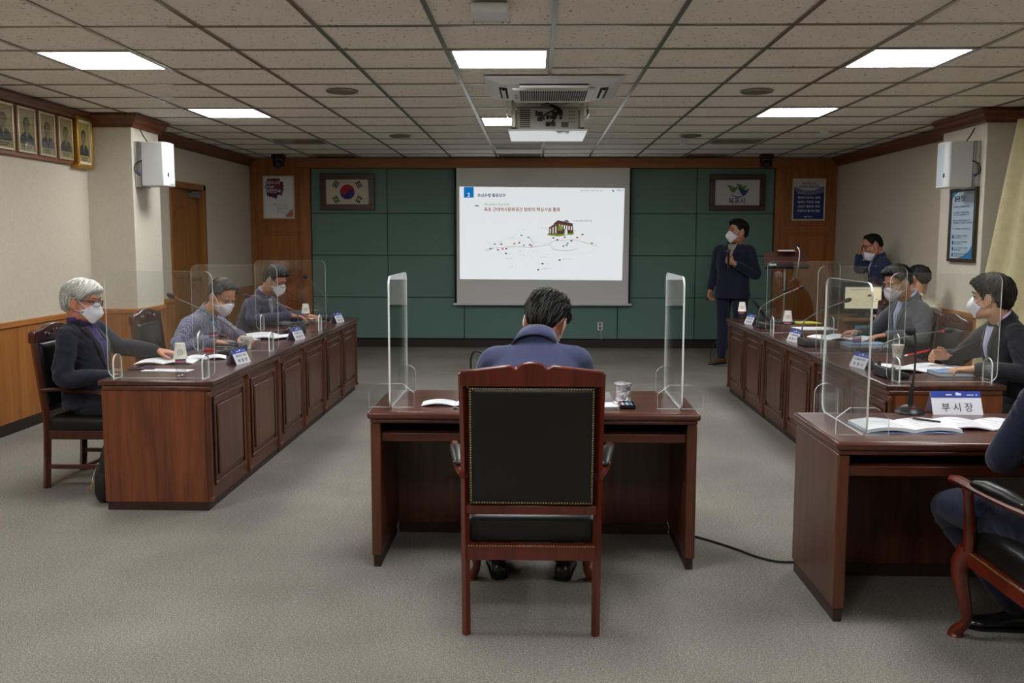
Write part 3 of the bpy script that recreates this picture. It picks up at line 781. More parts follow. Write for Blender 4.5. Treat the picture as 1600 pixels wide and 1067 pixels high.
mb.prism([(-.035, .012), (-.02, .014), (-.012, .004), (0, .014), (.012, .012), (.004, -.004), (-.01, -.002)], (3.53, YP - .0115, 1.738), X3, Z3, Y3 * .0005)
part('lettering', mb, ['paper', 'ink'], t)
# framed charter on the right pillar (faces -x)
t = thing('framed_charter', 'bronze framed pale blue charter sheet on the right pillar', 'poster', (0, 0, 0))
plain('bronze_frame', rgb(70, 62, 46), .4, .4); plain('charter_paper', rgb(196, 216, 232), .6); plain('charter_blue', rgb(60, 134, 190), .6); plain('charter_dot', rgb(26, 92, 160), .6)
XP = 3.687
fr = MB(); y0, y1, z0, z1 = 8.09, 8.60, 1.255, 1.89
for a in ((y0, y1, z0, z0 + .03), (y0, y1, z1 - .03, z1), (y0, y0 + .03, z0 + .03, z1 - .03), (y1 - .03, y1, z0 + .03, z1 - .03)): fr.box(XP - .03, XP, *a)
part('frame', fr, 'bronze_frame', t, bevel=.004)
part('print', MB().box(XP - .015, XP - .005, y0 + .03, y1 - .03, z0 + .03, z1 - .03), 'charter_paper', t)
xx = XP - .0165
part('corner_wave', MB().prism([(0, 0), (.3, 0), (.16, .03), (.07, .07), (0, .14)], (xx, y0 + .03, z0 + .03), Y3, Z3, X3 * .001), 'charter_blue', t)
part('corner_wave', MB().prism([(0, 0), (-.12, 0), (-.06, -.02), (0, -.06)], (xx, y1 - .03, z1 - .03), Y3, Z3, X3 * .001), 'charter_blue', t)
mb = MB(); NY = Vector((0, -1, 0))
txt(mb, '공무원 헌장', .055, (xx - .001, y1 - .08, z1 - .11), NY, Z3, 0, 'l', True, .20)
for dz, wd in ((.165, .33), (.215, .33), (.235, .3), (.285, .32), (.305, .38), (.355, .34)): marks(mb, .015, (xx - .001, y1 - .07, z1 - dz), NY, Z3, 0, wd)
for k in range(4):
    z = z1 - .415 - k * .052
    marks(mb, .013, (xx - .001, y1 - .115, z), NY, Z3, 0, .27); marks(mb, .013, (xx - .001, y1 - .115, z - .018), NY, Z3, 0, .14)
part('lettering', mb, 'ink', t)
for k in range(4):
    z = z1 - .418 - k * .052
    part('bullet', MB().prism([(.015 * cos(2 * pi * i / 14), .018 * sin(2 * pi * i / 14)) for i in range(14)], (xx, y1 - .082, z), Y3, Z3, X3 * .001), 'charter_dot', t)
part('glazing', MB().box(XP - .0195, XP - .0185, y0 + .03, y1 - .03, z0 + .03, z1 - .03), 'picture_glass', t)

# wall socket
t = thing('wall_socket', 'white double power socket low on the green wall', 'socket', (.86, YB - .027, .29))
part('plate', MB().box(-.036, .036, -.012, 0, -.055, .055), 'white_plastic', t, bevel=.004)
for z in (-.025, .025):
    part('outlet', MB().lathe([(.02, 0), (.02, .002), (.001, .002)], 18, (0, -.012, z), R=Matrix.Rotation(pi / 2, 3, 'X')), 'mid_grey', t)
part('cord', MB().tube([(.01, -.013, -.05), (.015, -.015, -.1), (.02, -.012, -.18)], .003, 6), 'white_plastic', t)

# projection screen with the lit slide
plain('screen_cloth', rgb(226, 228, 226), 0.8); plain('screen_shadow', rgb(16, 16, 18), 0.8)
t = thing('projection_screen', 'pull down projection screen showing a white slide with a map', 'screen', (0, 0, 0))
YS = YB - .115
part('cloth', MB().box(-1.05, 1.222, YS - .002, YS, .60, 2.43), 'screen_cloth', t)
part('side_shadow', MB().box(-1.078, -1.05, YS - .001, YS + .001, .6, 2.43), 'screen_shadow', t)  # black strips beside the cloth paint the shadow gaps at its sides
part('side_shadow', MB().box(1.222, 1.245, YS - .001, YS + .001, .6, 2.43), 'screen_shadow', t)
part('bottom_bar', MB().box(-1.10, 1.27, YS - .016, YS + .012, .572, .602), 'white_plastic', t, bevel=.006)
m, nt, b = newmat('slide_white')
for k, c in (('slide_white', (0.93, 0.97, 1.0)), ):
    b.inputs['Base Color'].default_value = (.35, .35, .35, 1); b.inputs['Emission Color'].default_value = (*c, 1); b.inputs['Emission Strength'].default_value = SLIDE_LIGHT
def slide_ink(name, r, g, b2): return emit(name, rgb(r, g, b2), SLIDE_LIGHT)
for nm, c in (('s_blue', (0, 120, 200)), ('s_navy', (10, 70, 130)), ('s_brown', (150, 84, 50)), ('s_teal', (60, 150, 140)), ('s_grey', (120, 120, 120)), ('s_red', (150, 60, 40)), ('s_dark', (50, 50, 54)), ('s_brick', (104, 66, 52)), ('s_green', (120, 150, 50)), ('s_aqua', (40, 160, 170)), ('s_roof', (64, 52, 52)), ('s_pale', (228, 238, 238))): slide_ink(nm, *c)
for nm in ('s_blue', 's_navy', 's_brown', 's_teal', 's_grey', 's_red', 's_dark', 's_brick', 's_green', 's_aqua', 's_roof', 's_pale'):
    nb = MATS[nm].node_tree.nodes['Principled BSDF'].inputs; ec_ = nb['Emission Color'].default_value; nb['Base Color'].default_value = (ec_[0] * .35, ec_[1] * .35, ec_[2] * .35, 1)
ys = YS - .004
SX0, SX1, SZ0, SZ1 = -1.01, 1.15, .92, 2.132
sl = part('projected_slide', MB().add([(SX0, ys, SZ0), (SX1 - .012, ys, SZ0 - .012), (SX1 + .006, ys, SZ1 - .02), (SX0, ys, SZ1)], [(0, 1, 2, 3)]), 'slide_white', t)
def sp(u, v2, d=.0015): return Vector((SX0 + (SX1 - SX0) * u, ys - d, SZ1 - (SZ1 - SZ0) * v2))   # slide fraction, origin top left
mb = MB()
mats_s = ['s_blue', 'slide_white', 's_navy', 's_teal', 's_brown', 's_grey', 's_red', 's_dark', 's_brick', 's_green', 's_aqua', 's_roof', 's_pale']
def sq(u0, u1, v0, v1, mi, d=.0015): mb.poly([sp(u0, v1, d), sp(u1, v1, d), sp(u1, v0, d), sp(u0, v0, d)], mi)
sq(.027, .087, .004, .118, 0)
txt(mb, '2', .072, sp(.056, .108, .003), X3, Z3, 1, 'c', True)
part('number_tile', mb, mats_s, t); mb = MB()
txt(mb, '호남은행 활용방안', .052, sp(.11, .11), X3, Z3, 2, 'l', True, .37)
part('heading_text', mb, mats_s, t); mb = MB()
txt(mb, '역사문화적 특성 반영', .036, sp(.15, .203), X3, Z3, 3, 'l', False, .33)
part('kicker_text', mb, mats_s, t); mb = MB()
txt(mb, '목포 근대역사문화공간 탐방의 핵심시설 활용', .056, sp(.15, .262), X3, Z3, 4, 'l', True, 1.0)
part('subheading_text', mb, mats_s, t); mb = MB()
marks(mb, .016, sp(.735, .048), X3, Z3, 5, .30); txt(mb, '목포시', .026, sp(.955, .046), X3, Z3, 10, 'l', True, .085)
mb.prism([(0, 0), (.012, .012), (.02, .004), (.034, -.004), (.03, -.02), (.016, -.018)], sp(.925, .04), X3, Z3, Y3 * .0004, 10)
txt(mb, '구 호남은행 목포지점', .026, sp(.69, .375), X3, Z3, 7, 'l', False, .25)
mb.prism([(0, 0), (.07, 0), (.055, .014), (.02, .018)], sp(.09, .212), X3, Z3, Y3 * .0004, 3)
part('corner_caption', mb, mats_s, t); mb = MB()
# the building drawing
def pg(pts, mi, d=.002): mb.poly([sp(u, v2, d) for u, v2 in pts], mi)
pg([(.545, .515), (.6, .525), (.6, .375), (.545, .44)], 8); pg([(.6, .525), (.695, .5), (.69, .40), (.6, .37)], 8, .0022)
pg([(.575, .395), (.6, .36), (.69, .395), (.69, .405), (.6, .378), (.575, .41)], 11, .003); pg([(.635, .372), (.645, .36), (.66, .36), (.668, .382)], 11, .0032)
for k in range(6):
    u = .607 + k * .0145; vv = .395 + k * .004
    pg([(u, vv + .05), (u + .007, vv + .052), (u + .007, vv + .012), (u, vv + .01)], 1, .003); pg([(u, vv + .108), (u + .007, vv + .106), (u + .007, vv + .07), (u, vv + .068)], 7, .003)
for k in range(3):
    u = .55 + k * .017
    pg([(u, .5), (u + .007, .502), (u + .007, .445 - k * .012), (u, .45 - k * .012)], 12, .003)
pg([(.535, .52), (.6, .535), (.7, .51), (.697, .495), (.6, .512), (.54, .505)], 9, .0035); pg([(.60, .47), (.625, .475), (.628, .43), (.612, .415), (.603, .43)], 9, .004); pg([(.64, .52), (.66, .515), (.657, .46), (.643, .455)], 12, .0045)
part('building_drawing', mb, mats_s, t); mb = MB()
# map: pale roads, pins and captions
def road(pts, w2=.004, mi=12):
    for (a, b3), (c2, d2) in zip(pts, pts[1:]):
        A, B = sp(a, b3, .001), sp(c2, d2, .001); d = (B - A); n = Vector((-d.z, 0, d.x)).normalized() * w2
        mb.poly([A - n, B - n, B + n, A + n], mi)
random.seed(11)
for i in range(9):
    u0 = .15 + i * .07
    road([(u0, .56 + .05 * sin(i)), (u0 + .12, .70 + .04 * cos(i)), (u0 + .2, .9 - .03 * i)], .003)
road([(.16, .62), (.3, .56), (.44, .60), (.6, .61), (.72, .58), (.84, .62)], .004); road([(.2, .74), (.4, .70), (.6, .74), (.8, .70)], .003)
road([(.16, .68), (.22, .66), (.34, .645), (.44, .655), (.55, .62), (.58, .68), (.66, .69), (.72, .67)], .0018, 6); road([(.55, .61), (.58, .58), (.70, .57), (.84, .64)], .0018, 6); road([(.43, .55), (.455, .62)], .002, 7)
for u, v2, mi in ((.255, .62, 6), (.335, .615, 6), (.365, .605, 6), (.285, .67, 6), (.263, .672, 6), (.235, .682, 6), (.43, .627, 6), (.573, .552, 6), (.598, .572, 6), (.642, .545, 6), (.683, .583, 6), (.718, .548, 6), (.808, .61, 6), (.75, .515, 6), (.215, .62, 10), (.378, .525, 10), (.42, .548, 10), (.393, .633, 10), (.66, .61, 10), (.283, .72, 7), (.508, .832, 7), (.612, .792, 7), (.482, .898, 7), (.19, .67, 7), (.44, .64, 5), (.655, .63, 5), (.635, .64, 5)):
    sq(u - .006, u + .006, v2 - .008, v2 + .006, mi, .004)
for u, v2, wd in ((.15, .69, .1), (.28, .735, .09), (.28, .78, .1), (.36, .74, .09), (.36, .695, .05), (.3, .862, .06), (.49, .762, .09), (.53, .835, .06), (.5, .888, .14), (.63, .785, .14), (.45, .70, .07), (.3, .555, .09), (.24, .6, .06), (.5, .45, .08), (.385, .462, .04), (.69, .475, .04)):
    marks(mb, .011, sp(u, v2), X3, Z3, 5, wd)
txt(mb, '8', .018, sp(.495, .985), X3, Z3, 5, 'c')
part('route_map', mb, mats_s, t, kind='stuff')

# curtain at the right
rows = []
for i in range(30):
    v2 = i / 29
    z = 2.39 - v2 * 2.33
    row = []
    for j in range(60):
        u = j / 59
        flare = .10 + .26 * min(1, v2 * 1.6)
        y = 6.3 + u * (1.42 + .12 * v2)
        x = 3.93 - flare * (u ** 5) * .75 - .035 * (1 + sin(u * 52 + .6 * sin(v2 * 3))) - .02 * v2
        row.append(Vector((x, y, z)))
    rows.append(row)
cu = part('curtain', MB().grid(rows), 'curtain_cloth', smooth=80)
md = cu.modifiers.new('thick', 'SOLIDIFY'); md.thickness = .006
tag(cu, 'pale gold full length curtain at the right edge of the room', 'curtain')
# ------------------------------------------------------------------ photo pixel -> point on a known plane
def pray(px, py):
    u, v2 = px - 800.0, py - 533.5
    d = _r2 * (u / F_PX) - _u2 * (v2 / F_PX) + _fw
    return d
def pix(px, py, z):
    d = pray(px, py); t = (z - CAM_H) / d.z
    return Vector((d.x * t, d.y * t, z))
def pixy(px, py, y):
    d = pray(px, py); t = y / d.y
    return Vector((d.x * t, y, CAM_H + d.z * t))

TT = .70       # table top height everywhere
# ------------------------------------------------------------------ counters
ULEN = 1.385
def make_counter(label, loc, rotz):
    t = thing('conference_counter', label, 'counter', loc, rotz, 'panelled conference counters')
    L = ULEN - .004
    part('counter_top', MB().box(-.305, .31, 0, L, .672, TT), 'counter_top', t, bevel=.008, segs=3)
    part('top_molding', MB().box(-.285, .298, .004, L - .004, .645, .672), 'mahogany_y', t, bevel=.008, segs=3)
    for y0 in (.010, L - .038): part('end_panel', MB().box(-.29, .27, y0, y0 + .028, .045, .645), 'mahogany_end', t, bevel=.002)
    part('front_board', MB().box(.255, .272, .02, L - .02, .045, .645), 'mahogany', t)
    part('inner_shelf', MB().box(-.2, .25, .04, L - .04, .60, .62), 'mahogany_y', t)
    part('plinth', MB().box(-.28, .262, .012, L - .012, 0, .045), 'dark_plinth', t)
    for y in (.016, L / 2, L - .016):
        part('pilaster_strip', MB().tube([(.272, y, .05), (.272, y, .642)], (.016, .016), 10, ref=(1, 0, 0)), 'mahogany', t, smooth=60)
        for z in (.062, .628): part('strip_block', MB().box(.268, .292, y - .014, y + .014, z - .013, z + .013), 'mahogany_end', t, bevel=.004)
    for a in (.016, L / 2):
        y0, y1 = a + .075, a + L / 2 - .016 - .068
        fr = MB()
        for q in ((y0, y1, .578, .6), (y0, y1, .115, .137), (y0, y0 + .022, .137, .578), (y1 - .022, y1, .137, .578)): fr.box(.272, .283, *q)
        part('panel_molding', fr, 'mahogany', t, bevel=.005)
        part('raised_panel', MB().box(.272, .285, y0 + .055, y1 - .055, .165, .55), 'mahogany', t, bevel=.008)
    return t
CL = ['panelled brown counter in the left row, the near unit with the plain end', 'panelled brown counter in the left row, the middle unit', 'panelled brown counter in the left row, the far unit']
CR = ['panelled brown counter in the right row, the near unit by the desk', 'panelled brown counter in the right row, the middle unit', 'panelled brown counter in the right row, the far unit by the presenter']
c0 = make_counter(CL[0], (-2.0, 4.89, 0), 0)
for i in (1, 2): dup(c0, (-2.0, 4.89 + i * ULEN, 0), 0, CL[i])
for i in range(3): dup(c0, (2.115, 4.88 + (i + 1) * ULEN, 0), pi, CR[i])

# ------------------------------------------------------------------ the two kneehole desks
def make_desk(label, loc):
    t = thing('desk', label, 'desk', loc, 0, 'kneehole desks')
    W, D = .72, .62
    part('desk_top', MB().box(-W, W, 0, D, .666, TT), 'desk_top', t, bevel=.012, segs=3)
    part('top_molding', MB().box(-W + .012, W - .012, .012, D - .012, .648, .666), 'mahogany_x', t, bevel=.006)
    for s in (-1, 1):
        x0, x1 = sorted((s * (W - .012), s * (W - .056)))
        part('side_panel', MB().box(x0, x1, .022, D - .02, .052, .648), 'mahogany', t, bevel=.005)
        part('foot', MB().box(x0 + .006, x1 - .006, .03, D - .03, 0, .052), 'dark_plinth', t, bevel=.003)
    part('modesty_panel', MB().box(-W + .056, W - .056, D - .07, D - .05, .035, .648), 'mahogany', t)
    part('kick_board', MB().box(-W + .056, W - .056, D - .085, D - .05, 0, .05), 'dark_plinth', t)
    part('shelf', MB().box(-W + .056, W - .056, .04, D - .09, .562, .602), 'mahogany_x', t, bevel=.005)
    return t
d0 = make_desk('reddish brown desk in the centre behind the high backed chair', (-.009, 4.03, 0))
dup(d0, (1.835, 3.475, 0), 0, 'reddish brown desk at the right with the vice mayor name plate')

# ------------------------------------------------------------------ chairs
def nail_strip(mb, pts, n, nrm, r=.0045):
    P = [Vector(p) for p in pts]; nrm = Vector(nrm)
    seg = [(P[i + 1] - P[i]).length for i in range(len(P) - 1)]; T = sum(seg)
    R = nrm.to_track_quat('Z', 'Y').to_matrix()
    for k in range(n):
        d = T * k / max(1, n - 1); i = 0
        while i < len(seg) - 1 and d > seg[i]: d -= seg[i]; i += 1
        c = P[i] + (P[i + 1] - P[i]) * (d / seg[i])
        mb.lathe([(r, 0), (r * .8, r * .55), (r * .05, r * .85)], 6, c, R=R, cap=False)
def cushion(x0, x1, y0, y1, z0, z1, puff=.012, n=8):
    mb = MB(); rows = []
    rings = []
    for k, (ins, z) in enumerate(((.006, z0), (0, z0 + .012), (0, z1 - .03), (.008, z1 - .012), (.03, z1))):
        pts = [(x0 + ins + p[0], y0 + ins + p[1]) for p in rrect(x1 - x0 - 2 * ins, y1 - y0 - 2 * ins, .02, 3)]
        rings.append([Vector((p[0], p[1], z)) for p in pts])
    mb.loft(rings)
    return mb
def make_armchair(label, loc, rotz):
    t = thing('armchair', label, 'chair', loc, rotz, 'high backed leather armchairs')
    for s in (-1, 1):
        part('rear_leg', MB().tube(catmull([(s * .236, -.275, 0), (s * .238, -.262, .2), (s * .24, -.26, .42), (s * .24, -.285, .7), (s * .243, -.335, .975)], 4), [(.0155, .019)] * 17, 4, ref=(0, 1, 0)), 'chair_wood', t)
    # back: frame rails, crest and upholstery
    def by(z): return -.262 - max(0, z - .42) * .13
    cr = [(-.252, .93), (.252, .93), (.252, .985), (.2, .99), (.12, 1.0), (.075, 1.006), (.062, .998), (.052, .996), (.044, 1.006), (.025, 1.014), (0, 1.017), (-.025, 1.014), (-.044, 1.006), (-.052, .996), (-.062, .998), (-.075, 1.006), (-.12, 1.0), (-.2, .99), (-.252, .985)]
    part('crest_rail', MB().prism(cr, (0, by(.96) - .02, 0), X3, Z3, Y3 * .036), 'chair_wood', t, bevel=.005)
    sh = MB()
    for s in (-1, 1):
        sh.tube(catmull([(s * .02, by(.97) + .022, .965), (s * .07, by(.97) + .022, .985), (s * .12, by(.97) + .022, .965), (s * .08, by(.97) + .022, .95)], 4), .006, 6)
    part('carving', sh, 'chair_wood', t, smooth=60)
    rl = MB()
    for z0, z1 in ((.452, .487),):
        rl.loft([[Vector((-.235, by(z) - .012, z)), Vector((.235, by(z) - .012, z)), Vector((.235, by(z) + .016, z)), Vector((-.235, by(z) + .016, z))] for z in (z0, z1)])
    part('lower_rail', rl, 'chair_wood', t, bevel=.003)
    def slab(z0, z1, xi, dy0, dy1, ins):
        rg = []
        for k, (i2, yy) in enumerate(((ins * 2, dy0 - .016), (ins * .6, dy0 - .008), (0, dy0), (0, dy1), (ins * .6, dy1 + .008), (ins * 2, dy1 + .016))):
            rg.append([Vector((x, by(z) + yy, z)) for x, z in [(-xi + i2 + p[0], z0 + i2 + p[1]) for p in rrect(2 * (xi - i2), z1 - z0 - 2 * i2, .012, 3)]])
        return MB().loft(rg)
    part('back_upholstery', slab(.489, .931, .226, -.010, .02, .012), 'leather', t, smooth=50)
    nl = MB()
    q = [(-.216, .5), (-.216, .922), (.216, .922), (.216, .5), (-.216, .5)]
    for (xa, za), (xb, zb) in zip(q, q[1:]):
        nail_strip(nl, [(xa, by(za) - .0215, za), (xb, by(zb) - .0215, zb)], 46, (0, -1, 0), .0042)
    part('nailhead_trim', nl, 'brass', t, kind='stuff')
    # seat
    part('seat_cushion', cushion(-.238, .238, -.235, .28, .335, .442), 'leather', t, smooth=50)
    part('seat_rail', MB().box(-.236, .236, -.268, -.238, .278, .336), 'chair_wood', t, bevel=.003)
    for s in (-1, 1):
        x0, x1 = sorted((s * .216, s * .25)); part('seat_rail', MB().box(x0, x1, -.25, .27, .278, .336), 'chair_wood', t, bevel=.004)
    ap = [(-.24, .336), (.24, .336), (.24, .27), (.16, .262), (.1, .24), (.05, .252), (0, .235), (-.05, .252), (-.1, .24), (-.16, .262), (-.24, .27)]
    part('apron', MB().prism(ap, (0, .262, 0), X3, Z3, Y3 * .024), 'chair_wood', t, bevel=.004)
    nl = MB(); nail_strip(nl, [(-.225, -.269, .332), (.225, -.269, .332)], 48, (0, -1, 0), .0042)
    for s in (-1, 1): nail_strip(nl, [(s * .2515, -.24, .332), (s * .2515, .27, .332)], 50, (s, 0, 0), .0042)
    part('nailhead_trim', nl, 'brass', t, kind='stuff')
    for s in (-1, 1):
        part('front_leg', MB().tube(catmull([(s * .235, .262, .34), (s * .256, .288, .255), (s * .240, .270, .14), (s * .232, .262, .07), (s * .252, .292, .02), (s * .254, .296, 0)], 5), [.030 + (.006 if i < 5 else -.000) - (.014 * max(0, 1 - abs(i - 15) / 9)) for i in range(26)], 10), 'chair_wood', t, smooth=60)
        # arm: wooden arm with scroll front, leather pad, curved support
        arm = part('arm', MB().tube(catmull([(s * .243, -.285, .60), (s * .27, -.15, .595), (s * .30, .05, .60), (s * .315, .19, .605), (s * .32, .235, .60)], 5), [(.02, .016)] * 21, 6, ref=(0, 0, 1)), 'chair_wood', t, smooth=40)
        part('arm_pad', MB().tube([(s * .268, -.17, .618), (s * .28, -.08, .622), (s * .296, .03, .624), (s * .304, .085, .62)], [(.022, .014), (.028, .022), (.028, .022), (.024, .014)], 12, ref=(0, 0, 1), round_ends=True), 'leather', arm, smooth=60)
        nl = MB(); 
        for yy in (-.178, .098): nail_strip(nl, [(s * (.276 + (yy + .1) * .1) - .02, yy, .622), (s * (.276 + (yy + .1) * .1) + .02, yy, .622)], 7, (0, 0, 1), .004)
        part('nailhead_trim', nl, 'brass', arm, kind='stuff')
        part('arm_support', MB().tube(catmull([(s * .305, .15, .596), (s * .29, .165, .52), (s * .262, .21, .43), (s * .244, .245, .335)], 4), [(.02, .024), (.02, .024), (.018, .02), (.018, .019), (.018, .019), (.019, .02), (.02, .022), (.022, .024), (.023, .026), (.023, .026), (.022, .026), (.022, .026), (.022, .026)], 8, ref=(0, 1, 0)), 'chair_wood', t, smooth=50)
    return t
ac = make_armchair('high backed black leather armchair in the centre, seen from behind', (-.013, 3.625, 0), 0)
dup(ac, (1.80, 3.10, 0), 0, 'black leather armchair cut by the right edge, with curved front leg')

def make_side_chair(label, loc, rotz):
    t = thing('side_chair', label, 'chair', loc, rotz, 'carved side chairs at the counters')
    def by(z): return -.215 - max(0, z - .40) * .11
    for s in (-1, 1):
        part('rear_leg', MB().tube(catmull([(s * .222, -.232, 0), (s * .222, -.22, .2), (s * .222, -.215, .40), (s * .222, by(.65), .65), (s * .222, by(.9), .895)], 4), [(.02, .023)] * 17, 4, ref=(0, 1, 0)), 'chair_wood_dark', t)
        part('front_leg', MB().box(s * .222 - .02, s * .222 + .02, .205, .245, 0, .29), 'chair_wood_dark', t, bevel=.003)
        part('stretcher', MB().box(s * .222 - .011, s * .222 + .011, -.215, .21, .115, .14), 'chair_wood_dark', t, bevel=.003)
        part('arm', MB().tube(catmull([(s * .222, by(.6), .575), (s * .245, -.12, .582), (s * .25, .05, .57), (s * .235, .17, .545)], 5), [(.021, .012)] * 16, 6, ref=(0, 0, 1)), 'chair_wood_dark', t, smooth=40)
        part('arm_support', MB().tube([(s * .235, .17, .55), (s * .232, .19, .42), (s * .226, .2, .3)], [(.016, .018)] * 3, 6, ref=(0, 1, 0)), 'chair_wood_dark', t, smooth=40)
        x0, x1 = sorted((s * .208, s * .238)); part('seat_rail', MB().box(x0, x1, -.2, .21, .29, .342), 'chair_wood_dark', t, bevel=.003)
    part('stretcher', MB().box(-.212, .212, -.012, .012, .118, .138), 'chair_wood_dark', t, bevel=.003)
    part('seat_rail', MB().box(-.205, .205, .21, .238, .29, .342), 'chair_wood_dark', t, bevel=.003)
    part('seat_rail', MB().box(-.205, .205, -.232, -.204, .29, .342), 'chair_wood_dark', t, bevel=.003)
    part('seat_cushion', cushion(-.238, .238, -.205, .25, .342, .425), 'leather', t, smooth=50)
    z0 = .845
    cr = [(-.243, z0), (.243, z0), (.243, .905), (.22, .915), (.15, .92), (.1, .935), (.05, .945), (0, .947), (-.05, .945), (-.1, .935), (-.15, .92), (-.22, .915), (-.243, .905)]
    part('crest_rail', MB().prism(cr, (0, by(.9) - .02, 0), X3, Z3, Y3 * .04), 'chair_wood_dark', t, bevel=.006)
    cv = MB(); random.seed(5)
    for s in (-1, 1):
        for k in range(5):
            cx, cz = s * (.018 + k * .024), .905 - .004 * k
            cv.tube([(cx + .011 * cos(a), by(.9) + .022, cz + .010 * sin(a)) for a in [k + .9 * i for i in range(6)]], .0045, 5)
        cv.tube(catmull([(0, by(.9) + .022, .88), (s * .06, by(.9) + .022, .872), (s * .13, by(.9) + .022, .885)], 4), .0045, 5)
    part('carving', cv, 'chair_wood_dark', t, smooth=60)
    rg = []
    for i2, yy in ((.02, -.022), (.006, -.014), (0, -.004), (0, .014), (.01, .024), (.03, .034)):
        rg.append([Vector((x, by(z) + yy, z)) for x, z in [(-.2 + i2 + p[0], .47 + i2 + p[1]) for p in rrect(2 * (.2 - i2), .375 - 2 * i2, .02, 4)]])
    part('back_upholstery', MB().loft(rg), 'leather', t, smooth=50)
    part('lower_rail', MB().box(-.205, .205, by(.46) - .014, by(.46) + .014, .445, .475), 'chair_wood_dark', t, bevel=.003)
    return t
RW, RE = -pi / 2, pi / 2       # face +x, face -x
sc0 = make_side_chair('carved wooden side chair under the white haired man', (-2.605, 5.56, 0), RW)
dup(sc0, (-2.53, 6.73, 0), RW, 'carved side chair with visible black back, behind the checked shirt man')
dup(sc0, (-2.56, 8.28, 0), RW, 'carved side chair of the blazer man at the far left counter')
dup(sc0, (2.66, 7.12, 0), RE, 'carved side chair of the grey suited man with glasses')
dup(sc0, (2.60, 6.57, 0), RE, 'empty carved side chair between the two suited men on the right')
dup(sc0, (2.80, 5.42, 0), RE, 'carved side chair of the black suited man at the right counter')
dup(sc0, (2.78, 8.25, 0), RE, 'empty side chair at the laptop place on the right counter')

# ------------------------------------------------------------------ acrylic screens
def acrylic_screen(label, loc, rotz, W=.575, H=.57, feet='arch'):
    # sheet in the local x-z plane, from x=0 to x=W
    t = thing('acrylic_screen', label, 'screen', loc, rotz, 'clear acrylic table screens')
    th = .008
    part('sheet', MB().prism(rrect(W, H, .045, 5), (0, -th / 2, .002), X3, Z3, Y3 * th, 0, 1), ['acrylic', 'acrylic_edge'], t)
    for x, kind in ((.05, 'arch'), (W - .05, 'arch' if feet == 'arch' else feet)):
        if kind == 'arch': poly = [(-.05, 0), (.05, 0), (.05, .09)] + [(.05 * cos(a), .09 + .04 * sin(a)) for a in [pi * i / 8 for i in range(1, 8)]] + [(-.05, .09)]
        else: poly = [(-.1, 0), (.1, 0), (.1, .065), (.05, .105), (-.05, .105), (-.1, .065)]
        for s in (-1, 1):
            half = [p for p in poly]
        part('foot', MB().prism([(p[0], p[1]) for p in poly], (x - th / 2, 0, .001), Y3, Z3, X3 * th, 0, 1), ['acrylic', 'acrylic_edge'], t)
    return t
for y, lb in ((4.985, 'clear acrylic screen on the near end of the left counter'), (6.25, 'clear acrylic screen beside the checked shirt man'), (7.69, 'clear acrylic screen at the far left before the blazer man')):
    acrylic_screen(lb, (-2.285, y, TT), 0)
for y, lb in ((5.0, 'clear acrylic screen on the near end of the right counter'), (6.27, 'clear acrylic screen beside the grey suited man'), (7.64, 'clear acrylic screen at the far right by the laptop')):
    acrylic_screen(lb, (1.845, y, TT), 0)
acrylic_screen('upright acrylic screen on the left end of the centre desk', (-.637, 4.655, TT), -pi / 2, .56, .58, 'clip')
acrylic_screen('upright acrylic screen on the right end of the centre desk', (.637, 4.655, TT), -pi / 2, .56, .58, 'clip')
acrylic_screen('upright acrylic screen on the left end of the right desk', (1.248, 4.115, TT), -pi / 2, .56, .58, 'clip')

# ------------------------------------------------------------------ table things
m, nt, b = newmat('plate_blue')
b.inputs['Base Color'].default_value = rgb(34, 62, 160); b.inputs['Roughness'].default_value = .5
def name_plate(label, a, b2, z, l1, l2, h=.085, big=False):
    # tent card standing along the line a -> b2 (left to right as read from the front)
    a, b2 = Vector(a), Vector(b2); W = (b2 - a).length
    ux = (b2 - a).normalized(); fr = Vector((ux.y, -ux.x, 0))
    mid = (a + b2) / 2
    t = thing('name_plate', label, 'name plate', (mid.x, mid.y, z), 0, 'white tent name plates')
    up = Vector((0, 0, 1)) * cos(.42) - fr * sin(.42)
    nrm = ux.cross(up).normalized()
    if nrm.dot(fr) < 0: nrm = -nrm
    o = -ux * (W / 2)
    S = h / cos(.42)
    back = (up - 2 * up.dot(fr) * fr)
    part('card', MB().prism([(0, 0), (W, 0), (W, S), (0, S)], o, ux, up, -nrm * .002), 'plate_white', t)
    apex = o + up * S
    part('back_leaf', MB().prism([(0, 0), (W, 0), (W, -S), (0, -S)], apex, ux, back, Vector((0, 0, -.002))), 'plate_lilac', t)
    part('header_band', MB().prism([(0, S * .72), (W, S * .72), (W, S), (0, S)], o + nrm * .0004, ux, up, nrm * .0004), 'plate_blue', t)
    mk = MB()
    for u, ww, hh in ((.3, .12, .05), (.5, .06, .12), (.56, .05, .09), (.72, .14, .03), (.9, .03, .04)): mk.prism([(u * W, S * .82), ((u + ww) * W, S * .82), ((u + ww) * W, S * (.82 + hh)), (u * W, S * (.82 + hh))], o + nrm * .001, ux, up, nrm * .0003)
    part('header_print', mk, 'plate_white', t)
    lt = MB()
    if l1: txt(lt, l1, S * .17, o + ux * (W * .5) + up * (S * .48) + nrm * .001, ux, up, 0, 'c', True, W * (.72 if len(l1) > 6 else .62))
    txt(lt, l2, S * (.42 if big else .26), o + ux * (W * .5) + up * (S * (.16 if big else .12)) + nrm * .001, ux, up, 0, 'c', not big, W * (.62 if big else .68))
    part('lettering', lt, 'ink', t)
    return t
def lplate(label, y, l1, l2, s):
    if s < 0: name_plate(label, (-1.765, y - .085, 0), (-1.735, y + .085, 0), TT, l1, l2)
    else: name_plate(label, (1.865, y + .085, 0), (1.895, y - .085, 0), TT, l1, l2)
